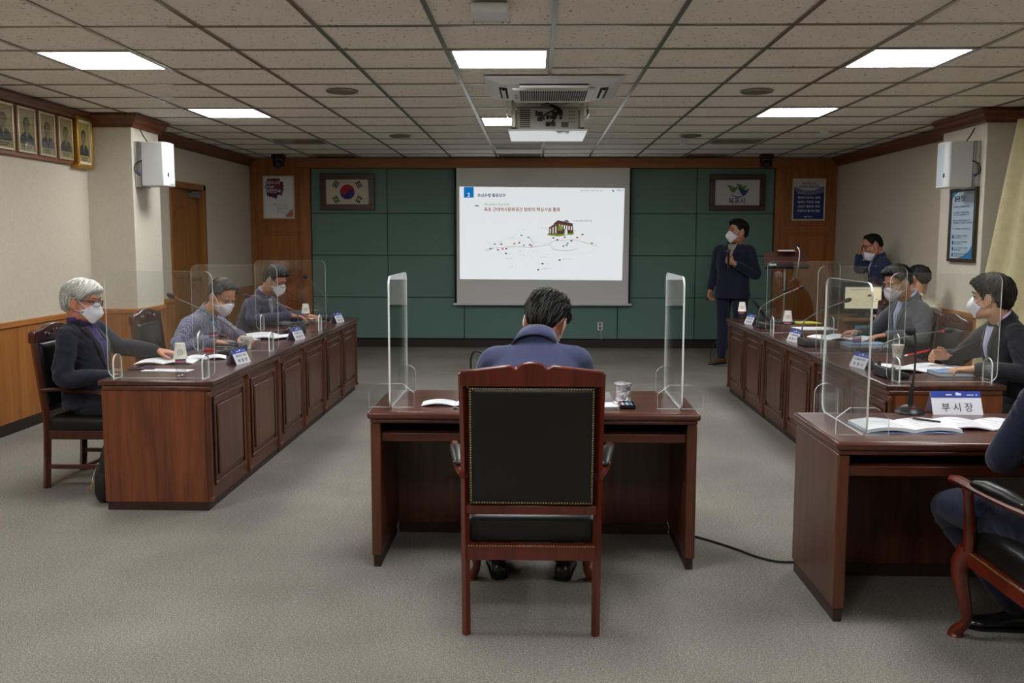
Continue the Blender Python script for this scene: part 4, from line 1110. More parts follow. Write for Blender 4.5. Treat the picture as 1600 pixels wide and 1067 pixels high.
lplate('white name plate nearest on the left counter edge', 5.62, '문화공간 위원', '위 원 장', -1)
lplate('white name plate in the middle of the left counter edge', 7.0, '목포대학교 교수', '위 원 장', -1)
lplate('white name plate farthest on the left counter edge', 8.47, '목포대학교 교수', '위 원 장', -1)
lplate('white name plate farthest on the right counter edge', 8.45, '문화공간사무소', '위 원 장', 1)
lplate('white name plate in the middle of the right counter edge', 7.0, '도시문화재과장', '과 장 시', 1)
lplate('white name plate nearest on the right counter edge', 5.57, '도시재단사무과장', '과 장 시', 1)
name_plate('large white name plate reading vice mayor on the right desk', (1.700, 4.05, 0), (1.912, 4.05, 0), TT, '', '부 시 장', .095, True)

def paper_cup(t_or_label, loc, inverted=False, z=TT, group='paper cups'):
    t = thing('paper_cup', t_or_label, 'cup', (loc[0], loc[1], z), 0, group)
    pr = [(.0255, 0), (.0365, .078), (.0385, .080), (.0385, .083), (.036, .083), (.025, .003), (.002, .003)]
    if inverted: pr = [(r, .083 - zz) for r, zz in reversed(pr)]
    part('cup_wall', MB().lathe(pr, 24, cap=True), 'cup_paper', t, smooth=50)
    d = Vector((-loc[0], -loc[1], 0)).normalized(); side = Vector((-d.y, d.x, 0))
    if d.y < 0: pass
    rg = []
    zc2 = .036 if inverted else .045
    def surf(u, h):
        a = u / .032; rr = (.0365 - .011 * h / .08 if inverted else .0265 + .0105 * h / .08) + .0006
        return (d * cos(a) + side * sin(a)) * rr + Vector((0, 0, h))
    for R1 in (.0155, .0125): rg.append([surf(R1 * cos(2 * pi * i / 24), zc2 + R1 * sin(2 * pi * i / 24)) for i in range(24)])
    part('emblem_ring', MB().loft(rg, cap=False), 'cup_purple', t)
    mk = MB()
    for i in range(3): mk.loft([[surf(-.004 + .004 * i, zc2 - .007 + .002 * (i % 2)), surf(-.002 + .004 * i, zc2 - .007)], [surf(-.003 + .004 * i, zc2 + .006), surf(-.0015 + .004 * i, zc2 + .007)]], cap=False, closed=False)
    part('emblem_mark', mk, 'cup_purple', t)
    return t
def bottle(label, loc, capped=True, h=.17, z=TT):
    t = thing('water_bottle', label, 'bottle', (loc[0], loc[1], z), 0, 'small water bottles')
    part('body', MB().lathe([(.02, .002), (.027, .006), (.028, .02), (.0265, .028), (.028, .036), (.0265, .044), (.028, .052), (.028, h * .62), (.026, h * .7), (.014, h * .86), (.0125, h * .93), (.0125, h)], 20, cap=True), 'bottle_clear', t, smooth=50)
    part('label', MB().lathe([(.0285, h * .40), (.0287, h * .41), (.0287, h * .60), (.0285, h * .61)], 20, cap=False), 'label_clear' if 'label_clear' in MATS else clear('label_clear', (.95, .82, .89, 1), .12, .3), t, smooth=50)
    part('label_band', MB().lathe([(.0289, h * .47), (.0289, h * .53)], 20, cap=False), 'label_pink', t, smooth=50)
    if capped: part('cap', MB().lathe([(.015, h * .935), (.0155, h * .94), (.0155, h * 1.03), (.014, h * 1.045), (.002, h * 1.046)], 18), 'cap_blue', t, smooth=50)
    return t
def bottle_cup(label_b, label_c, loc):
    bottle(label_b, loc, True)
    paper_cup(label_c, loc, True, TT + .098)
bottle_cup('water bottle under an inverted cup on the near left counter', 'paper cup upside down on the near left bottle', pix(283, 588, TT))
bottle_cup('water bottle under an inverted cup before the blazer man', 'paper cup upside down on the bottle before the blazer man', pix(478, 507, TT))
bottle_cup('water bottle under an inverted cup at the far right counter', 'paper cup upside down on the far right bottle by the presenter', pix(1159, 503, TT))
bottle_cup('water bottle under an inverted cup in the middle right counter', 'paper cup upside down on the middle right bottle', pix(1230, 521, TT))
bottle('blue capped water bottle beside the checked shirt man', pix(334, 543, TT))
bottle('blue capped water bottle at the near right counter', pix(1338, 551, TT))
paper_cup('upright paper cup before the checked shirt man', pix(386, 545, TT))
paper_cup('upright paper cup beside the black suited man', pix(1402, 559, TT))

# delegate microphones
def gooseneck(t, p0, head, sag=.10, lean=None, black=False):
    p0, head = Vector(p0), Vector(head)
    d = head - p0
    k1 = p0 + Vector((d.x * .06, d.y * .06, sag))
    k2 = p0 + d * .5 + Vector((0, 0, sag * .55))
    pts = catmull([p0, k1, k2, p0 + d * .93], 8)
    part('gooseneck', MB().tube(pts, [.0052 - .0016 * i / len(pts) for i in range(len(pts))], 8), 'black_rubber' if black else 'mic_steel' if 'mic_steel' in MATS else plain('mic_steel', rgb(112, 110, 106), .35, .6), t, smooth=60)
    e = (pts[-1] - pts[-3]).normalized()
    R = e.to_track_quat('Z', 'Y').to_matrix()
    part('light_ring', MB().lathe([(.006, 0), (.0085, .002), (.0085, .012), (.007, .014)], 12, pts[-1], R=R), 'red_plastic', t, smooth=40)
    part('foam_head', MB().lathe([(.008, .012), (.0125, .018), (.0155, .032), (.0155, .046), (.011, .058), (.002, .062)], 14, pts[-1], R=R), 'black_rubber', t, smooth=60)
def delegate_mic(label, base, rotz, head):
    t = thing('delegate_microphone', label, 'microphone', (base[0], base[1], TT), 0, 'gooseneck conference microphones')
    R = Matrix.Rotation(rotz, 3, 'Z')
    w2 = [(-.095, -.07), (.095, -.07), (.095, .07), (-.095, .07)]
    zt = [.026, .026, .058, .058]
    mb = MB().loft([[R @ Vector((x * .96, y * .96, .001)) for x, y in w2], [R @ Vector((x, y, z * .75)) for (x, y), z in zip(w2, zt)], [R @ Vector((x * .93, y * .93, z)) for (x, y), z in zip(w2, zt)]])
    part('base_unit', mb, 'dark_grey', t, bevel=.006)
    part('speaker_grille', MB().add([R @ Vector((x, y, .0268 + (y + .07) / .14 * .032 + .0012)) for x, y in ((-.075, -.045), (.02, -.045), (.02, .045), (-.075, .045))], [(0, 1, 2, 3)]), 'slot_black', t)
    part('talk_button', MB().obox(R @ Vector((.055, -.03, .040)), (.03, .016, .008), R), 'mid_grey', t)
    p0 = R @ Vector((.06, .045, .05))
    part('stem_collar', MB().lathe([(.011, 0), (.011, .012), (.007, .03)], 12, p0), 'dark_grey', t, smooth=40)
    gooseneck(t, p0 + Vector((0, 0, .02)), Vector(head) - Vector((base[0], base[1], TT)))
    return t
delegate_mic('gooseneck microphone nearest on the left counter', pix(364, 553, TT), RW, pixy(268, 460, 5.75))
delegate_mic('gooseneck microphone in the middle of the left counter', (-1.93, 7.54, TT), RW, pixy(386, 460, 7.15))
delegate_mic('gooseneck microphone farthest on the left counter', (-1.93, 8.72, TT), RW, pixy(478, 432, 8.5))
delegate_mic('gooseneck microphone farthest on the right counter', pix(1196, 512, TT), RE, pixy(1250, 448, 8.2))
delegate_mic('gooseneck microphone in the middle of the right counter', pix(1266, 540, TT), RE, pixy(1322, 468, 6.75))
delegate_mic('gooseneck microphone nearest on the right counter', pix(1392, 588, TT), RE, pixy(1479, 514, 5.3))
t = thing('desk_microphone', 'black round based gooseneck microphone on the right desk', 'microphone', (*pix(1421, 645, TT).xy, TT))
part('base_unit', MB().lathe([(.06, 0), (.062, .004), (.055, .016), (.03, .03), (.018, .036), (.002, .037)], 28), 'black_plastic', t, smooth=50)
part('talk_button', MB().lathe([(.008, 0), (.008, .004), (.001, .005)], 12, (.0, -.032, .026)), 'red_plastic', t)
part('stem_grip', MB().tube([(0, 0, .03), (.003, 0, .08), (.008, 0, .13)], [.012, .010, .007], 12), 'black_plastic', t, smooth=50)
g = catmull([(.008, 0, .13), (.018, .01, .2), (.02, .02, .3), (.012, .02, .345), (-.004, .005, .352)], 6)
part('gooseneck', MB().tube(g, .0045, 8), 'black_rubber', t, smooth=60)
part('foam_head', MB().ell(g[-1] + Vector((-.008, -.006, .002)), (.022, .02, .02)), 'black_rubber', t, smooth=60)
t = thing('desk_microphone', 'thin black gooseneck microphone on the centre desk, left of the seated man', 'microphone', (-.295, 4.3, TT))
part('base_unit', MB().lathe([(.055, 0), (.056, .004), (.03, .024), (.002, .03)], 24), 'black_plastic', t, smooth=50)
part('gooseneck', MB().tube(catmull([(0, 0, .02), (0, 0, .12), (.0, .0, .2), (.02, -.01, .235), (.06, -.02, .225)], 6), .005, 8), 'black_rubber', t, smooth=60)
part('foam_head', MB().ell((.07, -.022, .22), (.02, .014, .014)), 'black_rubber', t, smooth=60)

# papers and books
def sheet_obj(name, label, cat, loc, rz, w2, h2, kind='sheet', thick=.002, cover=None, lines=6, group='papers on the tables', curl=.0, z=TT):
    t = thing(name, label, cat, (loc[0], loc[1], z + .0012), rz, group)
    def page(x0, x1, hump, th):
        rows = []
        n = 8
        top = []
        for j in (0, 1):
            y = -h2 / 2 + j * h2
            top.append([Vector((x0 + (x1 - x0) * i / n, y, th + hump * sin(pi * (i / n)) + curl * (i / n) ** 2)) for i in range(n + 1)])
        bot = [[Vector((p.x, p.y, max(0, p.z - th))) for p in r] for r in top]
        ring = []
        mb = MB()
        for i in range(n + 1): ring.append([bot[0][i], bot[1][i], top[1][i], top[0][i]])
        mb.loft(ring)
        return mb, top
    lt = MB()
    def lines_on(top, x0, x1):
        n = len(top[0]) - 1
        for k in range(lines):
            v2 = .14 + .72 * k / max(1, lines - 1); e = random.uniform(.6, .95)
            a = max(1, int(n * .12)); bq = max(a + 1, int(n * (.12 + .76 * e)))
            r1, r2 = [], []
            for i in range(a, bq + 1):
                p = top[0][i].lerp(top[1][i], v2); q = top[0][i].lerp(top[1][i], v2 + .018)
                r1.append(p + Vector((0, 0, .0006))); r2.append(q + Vector((0, 0, .0006)))
            lt.grid([r1, r2])
    if kind == 'open':
        for s in (-1, 1):
            mb, tp = page(0.001 * s, s * w2 / 2, .010 if thick > .01 else .012, thick)
            part('page_block', mb, 'paper', t, smooth=40)
            lines_on(tp, 0, 0)
        if cover: part('cover', MB().box(-w2 / 2 - .006, w2 / 2 + .006, -h2 / 2 - .006, h2 / 2 + .006, -.001, .0008), cover, t)
    elif kind == 'book':
        part('page_block', MB().box(-w2 / 2 + .004, w2 / 2 - .004, -h2 / 2 + .004, h2 / 2 - .002, .003, thick - .003), 'paper_edge', t)
        part('cover', MB().box(-w2 / 2, w2 / 2, -h2 / 2, h2 / 2, 0, .003), cover, t, bevel=.001)
        part('cover', MB().box(-w2 / 2, w2 / 2, -h2 / 2, h2 / 2, thick - .003, thick), cover, t, bevel=.001)
        part('spine', MB().box(-w2 / 2, w2 / 2, h2 / 2 - .004, h2 / 2, 0, thick), cover, t, bevel=.001)
    else:
        mb, tp = page(-w2 / 2, w2 / 2, curl and .004, thick)
        part('page', mb, 'paper', t, smooth=40)
        lines_on(tp, 0, 0)
    if lt.v: part('print', lt, 'print_grey' if 'print_grey' in MATS else plain('print_grey', rgb(150, 150, 158), .8), t)
    return t
random.seed(21)
P = pix
plain('booklet_cover', rgb(176, 196, 220), .5); plain('folder_black', rgb(22, 22, 24), .5); plain('yellow_doc', rgb(196, 190, 70), .6)
sheet_obj('booklet', 'open booklet under the white haired man\'s hand', 'booklet', P(262, 566, TT), .15, .34, .22, 'open', .005)
sheet_obj('paper_sheet', 'loose white sheet in front of the white haired man\'s booklet', 'paper', P(262, 579, TT), -.1, .27, .1)
sheet_obj('booklet', 'second booklet behind the inverted near left cup', 'booklet', P(322, 560, TT), .3, .24, .16, 'open', .004)
sheet_obj('booklet', 'open booklet with a curled page before the checked shirt man', 'booklet', P(418, 527, TT), -.5, .42, .28, 'open', .006, curl=.012)
sheet_obj('booklet', 'flat booklet with a blue corner under the checked shirt man\'s hand', 'booklet', P(372, 532, TT), -.35, .24, .22, 'sheet', .004)
sheet_obj('notebook', 'closed black notebook beside the upright left cup', 'notebook', P(360, 542, TT), -.1, .17, .11, 'book', .014, 'folder_black', group='notebooks')
sheet_obj('folder', 'flat black folder before the blazer man', 'folder', P(448, 507, TT), -.15, .3, .22, 'book', .012, 'folder_black', group='notebooks')
sheet_obj('booklet', 'open booklet at the blazer man\'s left hand', 'booklet', P(498, 498, TT), -.3, .26, .3, 'open', .005)
sheet_obj('booklet', 'white document stack with a sheet on the middle right counter', 'booklet', P(1272, 514, TT), .1, .3, .24, 'sheet', .006)
sheet_obj('document', 'yellow covered document at the middle right counter', 'document', P(1258, 505, TT), .2, .22, .2, 'book', .008, 'yellow_doc', group='notebooks')
sheet_obj('booklet', 'open white booklet before the grey suited man', 'booklet', P(1308, 528, TT), .4, .36, .26, 'open', .005)
sheet_obj('paper_sheet', 'pale sheet held by the grey suited man', 'paper', P(1346, 531, TT), .5, .16, .16, curl=.02)
sheet_obj('notebook', 'blue notebook behind the near right bottle', 'notebook', P(1350, 541, TT), .05, .28, .18, 'book', .022, 'notebook_blue', group='notebooks')
sheet_obj('folder', 'thin black folder under the blue notebook on the right counter', 'folder', P(1366, 549, TT), .05, .28, .08, 'book', .012, 'folder_black', group='notebooks')
sheet_obj('booklet', 'open curled booklet in front of the black suited man', 'booklet', P(1428, 578, TT), .15, .36, .24, 'open', .005, curl=.018)
sheet_obj('booklet', 'second booklet under the black suited man\'s hands', 'booklet', P(1472, 576, TT), -.1, .26, .2, 'open', .004)
sheet_obj('notebook', 'blue notebook beside the black suited man\'s hands', 'notebook', P(1497, 586, TT), .02, .28, .15, 'book', .022, 'notebook_blue', group='notebooks')
sheet_obj('diary', 'thick open diary with blue cover on the right desk', 'diary', P(1412, 669, TT), .04, .37, .2, 'open', .013, 'notebook_blue')
sheet_obj('booklet', 'open printed booklet beside the diary on the right desk', 'booklet', P(1535, 666, TT), -.05, .34, .2, 'open', .005)
sheet_obj('booklet', 'open printed booklet on the centre desk, left of the chair', 'booklet', P(712, 632, TT), .02, .3, .11, 'open', .004)
sheet_obj('paper_sheet', 'white folded sheet on the centre desk, right of the chair', 'paper', P(938, 633, TT), .08, .16, .12)
def pen(label, a, b2, mat, r=.0045):
    t = thing('pen', label, 'pen', (0, 0, 0), 0, 'pens')
    a, b2 = Vector(a), Vector(b2); d = b2 - a
    part('barrel', MB().tube([a + d * .12, a + d * .5, b2], [r, r, r * .9], 8), mat, t, smooth=50)
    part('tip', MB().tube([a, a + d * .12], [r * .2, r], 8), 'steel', t, smooth=50)
    return t
q = P(1440, 668, TT); pen('dark pen lying across the open diary', (q.x - .03, q.y + .05, TT + .030), (q.x + .06, q.y - .03, TT + .029), 'black_plastic')
part_r = MB().tube(catmull([(q.x - .03, q.y - .07, TT + .02), (q.x + .0, q.y - .11, TT + .006), (q.x + .05, q.y - .125, TT + .0035)], 6), (.006, .0008), 6)
tag(part('ribbon', part_r, 'notebook_blue'), 'blue ribbon marker trailing from the diary', 'ribbon')
# phone of the white haired man
t = thing('smartphone', 'black smartphone lying on the near left counter', 'phone', (*P(222, 577, TT).xy, TT), .1)
part('body', MB().prism(rrect(.15, .072, .01, 4), (-.075, -.036, .001), X3, Y3, Z3 * .009), 'black_plastic', t, bevel=.002)
m, nt, b = newmat('phone_screen')
f = noise_tex(nt, coords(nt), 18, 2); nt.links.new(ramp(nt, f, [(.4, rgb(20, 20, 40)), (.55, rgb(110, 60, 160)), (.68, rgb(220, 150, 120))]), b.inputs['Base Color']); b.inputs['Roughness'].default_value = .1
part('display', MB().prism(rrect(.14, .062, .008, 4), (-.07, -.031, .0102), X3, Y3, Z3 * .0004), 'phone_screen', t)
t = thing('smartphone', 'small red phone by the blue capped left bottle', 'phone', (*(P(327, 548, TT)).xy, TT), .3)
part('body', MB().prism(rrect(.07, .05, .01, 4), (-.035, -.025, .001), X3, Y3, Z3 * .012), 'red_plastic', t, bevel=.002)
part('display', MB().prism(rrect(.06, .04, .006, 4), (-.03, -.02, .0132), X3, Y3, Z3 * .0004), 'black_plastic', t)
# laptop
t = thing('laptop', 'open dark laptop at the far right counter', 'laptop', (*P(1218, 503, TT).xy, TT), RE - .1)
part('base', MB().box(-.16, .16, -.11, .11, .002, .018), 'dark_grey', t, bevel=.004)
part('keyboard', MB().box(-.14, .14, -.03, .09, .018, .0195), 'black_plastic', t)
Rl = Matrix.Rotation(-.62, 3, 'X')
lid = part('lid', MB().obox(Vector((0, .11, .018)) + Rl @ Vector((0, 0, .11)), (.32, .008, .22), Rl), 'black_plastic', t, bevel=.003)
part('display', MB().obox(Vector((0, .11, .018)) + Rl @ Vector((0, -.0048, .112)), (.295, .001, .19), Rl), 'dark_grey', lid)
part('logo', MB().obox(Vector((0, .11, .018)) + Rl @ Vector((0, .0046, .12)), (.04, .0008, .014), Rl), 'steel', lid)
# foil covered cup and pen tray on the centre desk
q = P(973, 631, TT)
t = thing('covered_glass', 'glass wrapped in crumpled clear foil on the centre desk', 'glass', (q.x, q.y, TT))
fm = MB(); rg = []
random.seed(9)
for k, (r, z) in enumerate(((.036, .001), (.046, .006), (.034, .014), (.033, .03), (.034, .05), (.034, .072), (.036, .08), (.042, .084), (.042, .093), (.036, .097), (.004, .098))):
    rg.append([Vector(((r + random.uniform(-.003, .003) * (k < 10)) * cos(2 * pi * j / 22), (r + random.uniform(-.003, .003) * (k < 10)) * sin(2 * pi * j / 22), max(.0005, z + random.uniform(-.0015, .0015)))) for j in range(22)])
fm.loft(rg); part('foil_wrap', fm, 'foil', t)
part('lid', MB().lathe([(.043, .086), (.044, .09), (.043, .096), (.03, .1), (.002, .1005)], 24), 'bottle_clear', t, smooth=40)
q = P(979, 636, TT)
t = thing('pen_tray', 'small black tray of coloured pens on the centre desk', 'tray', (q.x, q.y, TT))
part('tray', MB().box(-.034, .034, -.05, .05, .001, .005).box(-.034, -.031, -.05, .05, .001, .018).box(.031, .034, -.05, .05, .001, .018).box(-.034, .034, -.05, -.047, .001, .018).box(-.034, .034, .047, .05, .001, .018), 'black_plastic', t)
for k, mt in enumerate(('red_plastic', 'white_plastic', 'ink_blue', 'white_plastic', 'mid_grey', 'cap_blue')):
    part('marker', MB().tube([(-.025 + k * .0095, -.042, .011), (-.025 + k * .0095, .042, .011)], .0042, 8), mt, t, smooth=50)
# desk pad under the papers in the centre
tag(part('desk_pad', MB().box(-.36, .36, 4.09, 4.6, TT + .0003, TT + .001), clear('pad_clear', (.95, .96, .96, 1), .08, .08)), 'clear plastic pad lying on the centre desk', 'desk pad')

# ------------------------------------------------------------------ floor things, stands, side desk
tag(part('floor_cable', MB().tube(catmull([(.64, 4.64, .006), (.80, 4.50, .006), (.93, 4.35, .006), (1.02, 4.22, .006), (1.12, 4.16, .006), (1.3, 4.2, .006)], 8), .005, 7), 'black_rubber', smooth=60), 'black cable on the carpet between the centre and right desks', 'cable')
# backpack
t = thing('backpack', 'black backpack on the floor behind the near left counter end', 'bag', (-2.352, 5.16, 0))
rg = []
for z, a, c2 in ((.002, .05, .12), (.04, .062, .145), (.14, .065, .15), (.24, .055, .14), (.31, .035, .11), (.345, .012, .06)):
    rg.append([Vector((a * cos(q) * (1 if cos(q) > 0 else 1.05), c2 * sin(q), z)) for q in [2 * pi * i / 20 for i in range(20)]])
part('body', MB().loft(rg), plain('bag_black', rgb(20, 20, 22), .7, bmp=(180, .4, .003)), t, smooth=50)
part('front_pocket', MB().loft([[Vector((-.01 + (a + .012) * cos(q), -.05 + c2 * sin(q), z)) for q in [2 * pi * i / 16 for i in range(16)]] for z, a, c2 in ((.02, .05, .1), (.06, .058, .115), (.15, .055, .11), (.19, .04, .08))]), 'bag_black', t, smooth=50)
part('zipper', MB().tube(catmull([(-.075, -.12, .12), (-.078, -.06, .18), (-.075, .02, .19)], 5), .003, 6), 'steel', t)
part('strap', MB().tube(catmull([(-.05, -.1, .03), (-.085, -.12, .06), (-.075, -.13, .1), (-.05, -.11, .14)], 5), (.008, .002), 6), plain('strap_tan', rgb(150, 110, 60), .7), t)
part('haul_loop', MB().tube(catmull([(-.01, -.03, .335), (-.01, -.02, .375), (-.01, .02, .375), (-.01, .03, .335)], 4), .006, 6), 'bag_black', t, smooth=50)
# music stand used as a lectern
t = thing('music_stand', 'black music stand lectern beside the right wooden pilaster', 'stand', (2.56, 9.85, 0))
part('desk_plate', MB().obox((0, 0, 1.25), (.44, .012, .16), Matrix.Rotation(-.5, 3, 'X')), 'frame_dark', t, bevel=.004)
part('ledge', MB().obox((0, -.055, 1.165), (.44, .05, .012), Matrix.Rotation(-.5, 3, 'X')), 'black_plastic', t)
part('pole', MB().tube([(0, .01, .2), (0, .01, 1.2)], .011, 10), 'steel', t, smooth=50)
part('clamp', MB().ell((0, .01, .92), (.03, .03, .022)).tube([(0, .01, .92), (.06, .0, .95)], .008, 6), 'black_plastic', t, smooth=50)
for k in range(3):
    a = k * 2 * pi / 3 + .4
    part('leg', MB().tube([(0, .01, .32), (.12 * cos(a), .01 + .12 * sin(a), .14), (.27 * cos(a), .01 + .27 * sin(a), .01)], .009, 8), 'black_plastic', t, smooth=50)
part('sticker', MB().obox((-.14, -.052, 1.185), (.07, .002, .035), Matrix.Rotation(-.5, 3, 'X')), plain('sticker_teal', rgb(150, 190, 186), .5), t)
tag(part('paper_sheet', MB().obox((2.56, 9.835, 1.334), (.17, .1, .002), Matrix.Rotation(.1, 3, 'X')), 'paper'), 'white paper resting on top of the music stand', 'paper')
t = thing('clip_microphone', 'bent gooseneck microphone clamped on the music stand', 'microphone', (2.56, 9.85, 0))
part('gooseneck', MB().tube(catmull([(.10, -.06, 1.06), (.105, -.09, 1.18), (.12, -.07, 1.32), (.1, -.05, 1.375)], 7), .007, 8), 'steel', t, smooth=50)
part('mic_head', MB().ell((.10, -.03, 1.38), (.03, .02, .014)).ell((.085, -.03, 1.395), (.012, .012, .016)), 'black_plastic', t, smooth=50)
# side desk, monitor
t = thing('side_desk', 'plain light brown wooden desk carrying the monitor', 'desk', (3.36, 9.32, 0))
wood('side_wood', rgb(120, 62, 30), rgb(158, 90, 48), 'x', .4)
part('desk_top', MB().box(-.46, .42, -.3, .3, .675, .70), 'side_wood', t, bevel=.004)
for x in (-.44, .38): part('side_panel', MB().box(x, x + .025, -.28, .28, 0, .675), 'side_wood', t)
part('modesty_panel', MB().box(-.42, .38, .2, .22, .2, .675), 'side_wood', t)
t = thing('monitor', 'black flat monitor on the side desk showing the cream slide', 'monitor', (3.16, 9.22, .70), .0)
part('stand_foot', MB().box(-.1, .1, -.02, .12, .001, .012), 'black_plastic', t, bevel=.004)
part('stand_neck', MB().box(-.03, .03, .05, .075, .012, .14), 'black_plastic', t)
part('bezel', MB().box(-.205, .195, .02, .05, .045, .34), 'black_plastic', t, bevel=.005)
emit('monitor_cream', rgb(226, 214, 180), .62)
part('display', MB().box(-.178, .168, .0175, .02, .085, .30), 'monitor_cream', t)
mb = MB()
mb.box(-.178, .168, .0168, .0173, .29, .30, 0)
txt(mb, '목포 근대역사문화공간 탐방의 핵심시설 활용', .012, (-.13, .0168, .263), X3, Z3, 1, 'l', True, .17)
mb.prism([(-.02, 0), (.02, 0), (.024, .012), (.01, .024), (-.01, .022), (-.022, .01)], (.055, .0168, .2), X3, Z3, Y3 * .0004, 2)
random.seed(4)
for i in range(26):
    a, c2 = random.uniform(-.11, .13), random.uniform(.11, .19); mb.box(a, a + random.uniform(.006, .03), .0168, .0173, c2, c2 + .002, 3)
part('slide_print', mb, ['mid_grey', 'red_plastic', 's_red', 's_grey'], t)
# ------------------------------------------------------------------ people
def cloth(name, c, rough=.85, fine=260, strength=.25, pattern=None):
    m, nt, b = newmat(name)
    v = coords(nt)
    f = noise_tex(nt, v, fine, 2, .6); f2 = noise_tex(nt, v, 9, 3, .5)
    lo = [x * .82 for x in c[:3]] + [1]; hi = [min(1, x * 1.18) for x in c[:3]] + [1]
    col = ramp(nt, f, [(.3, lo), (.7, hi)])
    if pattern:
        sx = N(nt, 'ShaderNodeSeparateXYZ'); nt.links.new(v, sx.inputs[0])
        acc = None
        for ax, freq, wd in pattern[1]:
            mu = N(nt, 'ShaderNodeMath', operation='MULTIPLY'); mu.inputs[1].default_value = freq; nt.links.new(sx.outputs[ax], mu.inputs[0])
            fr = N(nt, 'ShaderNodeMath', operation='FRACT'); nt.links.new(mu.outputs[0], fr.inputs[0])
            lt = N(nt, 'ShaderNodeMath', operation='LESS_THAN'); lt.inputs[1].default_value = wd; nt.links.new(fr.outputs[0], lt.inputs[0])
            if acc is None: acc = lt.outputs[0]
            else:
                mxn = N(nt, 'ShaderNodeMath', operation='MAXIMUM'); nt.links.new(acc, mxn.inputs[0]); nt.links.new(lt.outputs[0], mxn.inputs[1]); acc = mxn.outputs[0]
        mm = N(nt, 'ShaderNodeMix', data_type='RGBA'); nt.links.new(acc, mm.inputs['Factor']); nt.links.new(col, mm.inputs['A']); mm.inputs['B'].default_value = pattern[0]
        col = mm.outputs['Result']
    nt.links.new(col, b.inputs['Base Color'])
    b.inputs['Roughness'].default_value = rough; b.inputs['Specular IOR Level'].default_value = .25
    b.inputs['Sheen Weight'].default_value = .15
    bump(nt, b, f, strength, .0015)
    return m
def skin(name, c):
    m, nt, b = newmat(name)
    v = coords(nt); f = noise_tex(nt, v, 22, 4, .6)
    nt.links.new(ramp(nt, f, [(.3, [c[0] * .86, c[1] * .78, c[2] * .74, 1]), (.7, c)]), b.inputs['Base Color'])
    b.inputs['Roughness'].default_value = .48; b.inputs['Subsurface Weight'].default_value = .08
    b.inputs['Subsurface Radius'].default_value = (.01, .004, .002)
    bump(nt, b, noise_tex(nt, v, 380, 3), .12, .001)
def hairmat(name, c1, c2, rough=.55):
    m, nt, b = newmat(name)
    v = coords(nt, (1, 1, 1)); f = noise_tex(nt, v, 120, 4, .7, .5)
    nt.links.new(ramp(nt, f, [(.3, c1), (.7, c2)]), b.inputs['Base Color'])
    b.inputs['Roughness'].default_value = rough; b.inputs['Specular IOR Level'].default_value = .3
    bump(nt, b, f, .8, .004)
skin('skin_fair', rgb(206, 156, 124)); skin('skin_tan', rgb(190, 136, 104)); skin('skin_ruddy', rgb(196, 132, 106))
hairmat('hair_black', rgb(8, 8, 8), rgb(28, 26, 25)); hairmat('hair_white', rgb(168, 168, 160), rgb(226, 226, 218), .5); hairmat('hair_grey', rgb(30, 29, 29), rgb(92, 88, 86))
cloth('navy_black', rgb(30, 32, 46)); cloth('navy_blue', rgb(60, 66, 96)); cloth('navy_dark', rgb(26, 30, 52)); cloth('charcoal', rgb(84, 86, 92)); cloth('black_suit', rgb(36, 37, 42)); cloth('blazer_plum', rgb(62, 60, 78), pattern=(rgb(70, 68, 88), [(2, 90, .25), (1, 90, .25)])); cloth('navy_mid', rgb(38, 48, 78))
cloth('check_shirt', rgb(62, 62, 88), pattern=(rgb(146, 146, 170), [(0, 88, .24), (1, 88, .24), (2, 88, .24)]))
cloth('shirt_blue', rgb(176, 182, 214), .7, strength=.1); cloth('shirt_lilac', rgb(190, 192, 222), .7, strength=.1); cloth('shirt_white', rgb(214, 212, 206), .7, strength=.1); cloth('shirt_cream', rgb(222, 218, 196), .7, strength=.1)
cloth('shirt_stripe', rgb(170, 172, 186), .7, strength=.1, pattern=(rgb(110, 112, 130), [(0, 90, .3)])); cloth('shirt_print', rgb(186, 182, 180), .7, pattern=(rgb(60, 54, 60), [(0, 60, .25), (2, 40, .2)])); cloth('knit_purple', rgb(66, 48, 106), .9, 150, .4)
plain('mask_white', rgb(226, 226, 232), .75, bmp=(300, .15, .001)); plain('mask_pink', rgb(214, 206, 212), .75, bmp=(300, .15, .001)); plain('eye_white', rgb(206, 200, 194), .25); plain('eye_dark', rgb(22, 16, 14), .2); plain('brow_black', rgb(24, 20, 18), .7); plain('brow_grey', rgb(120, 116, 110), .7)
plain('shoe_black', rgb(16, 16, 18), .28, coat=.3); plain('shoe_brown', rgb(92, 66, 44), .45); plain('sock_black', rgb(18, 18, 20), .9); clear('lens_clear', (.93, .94, .95, 1), .06)

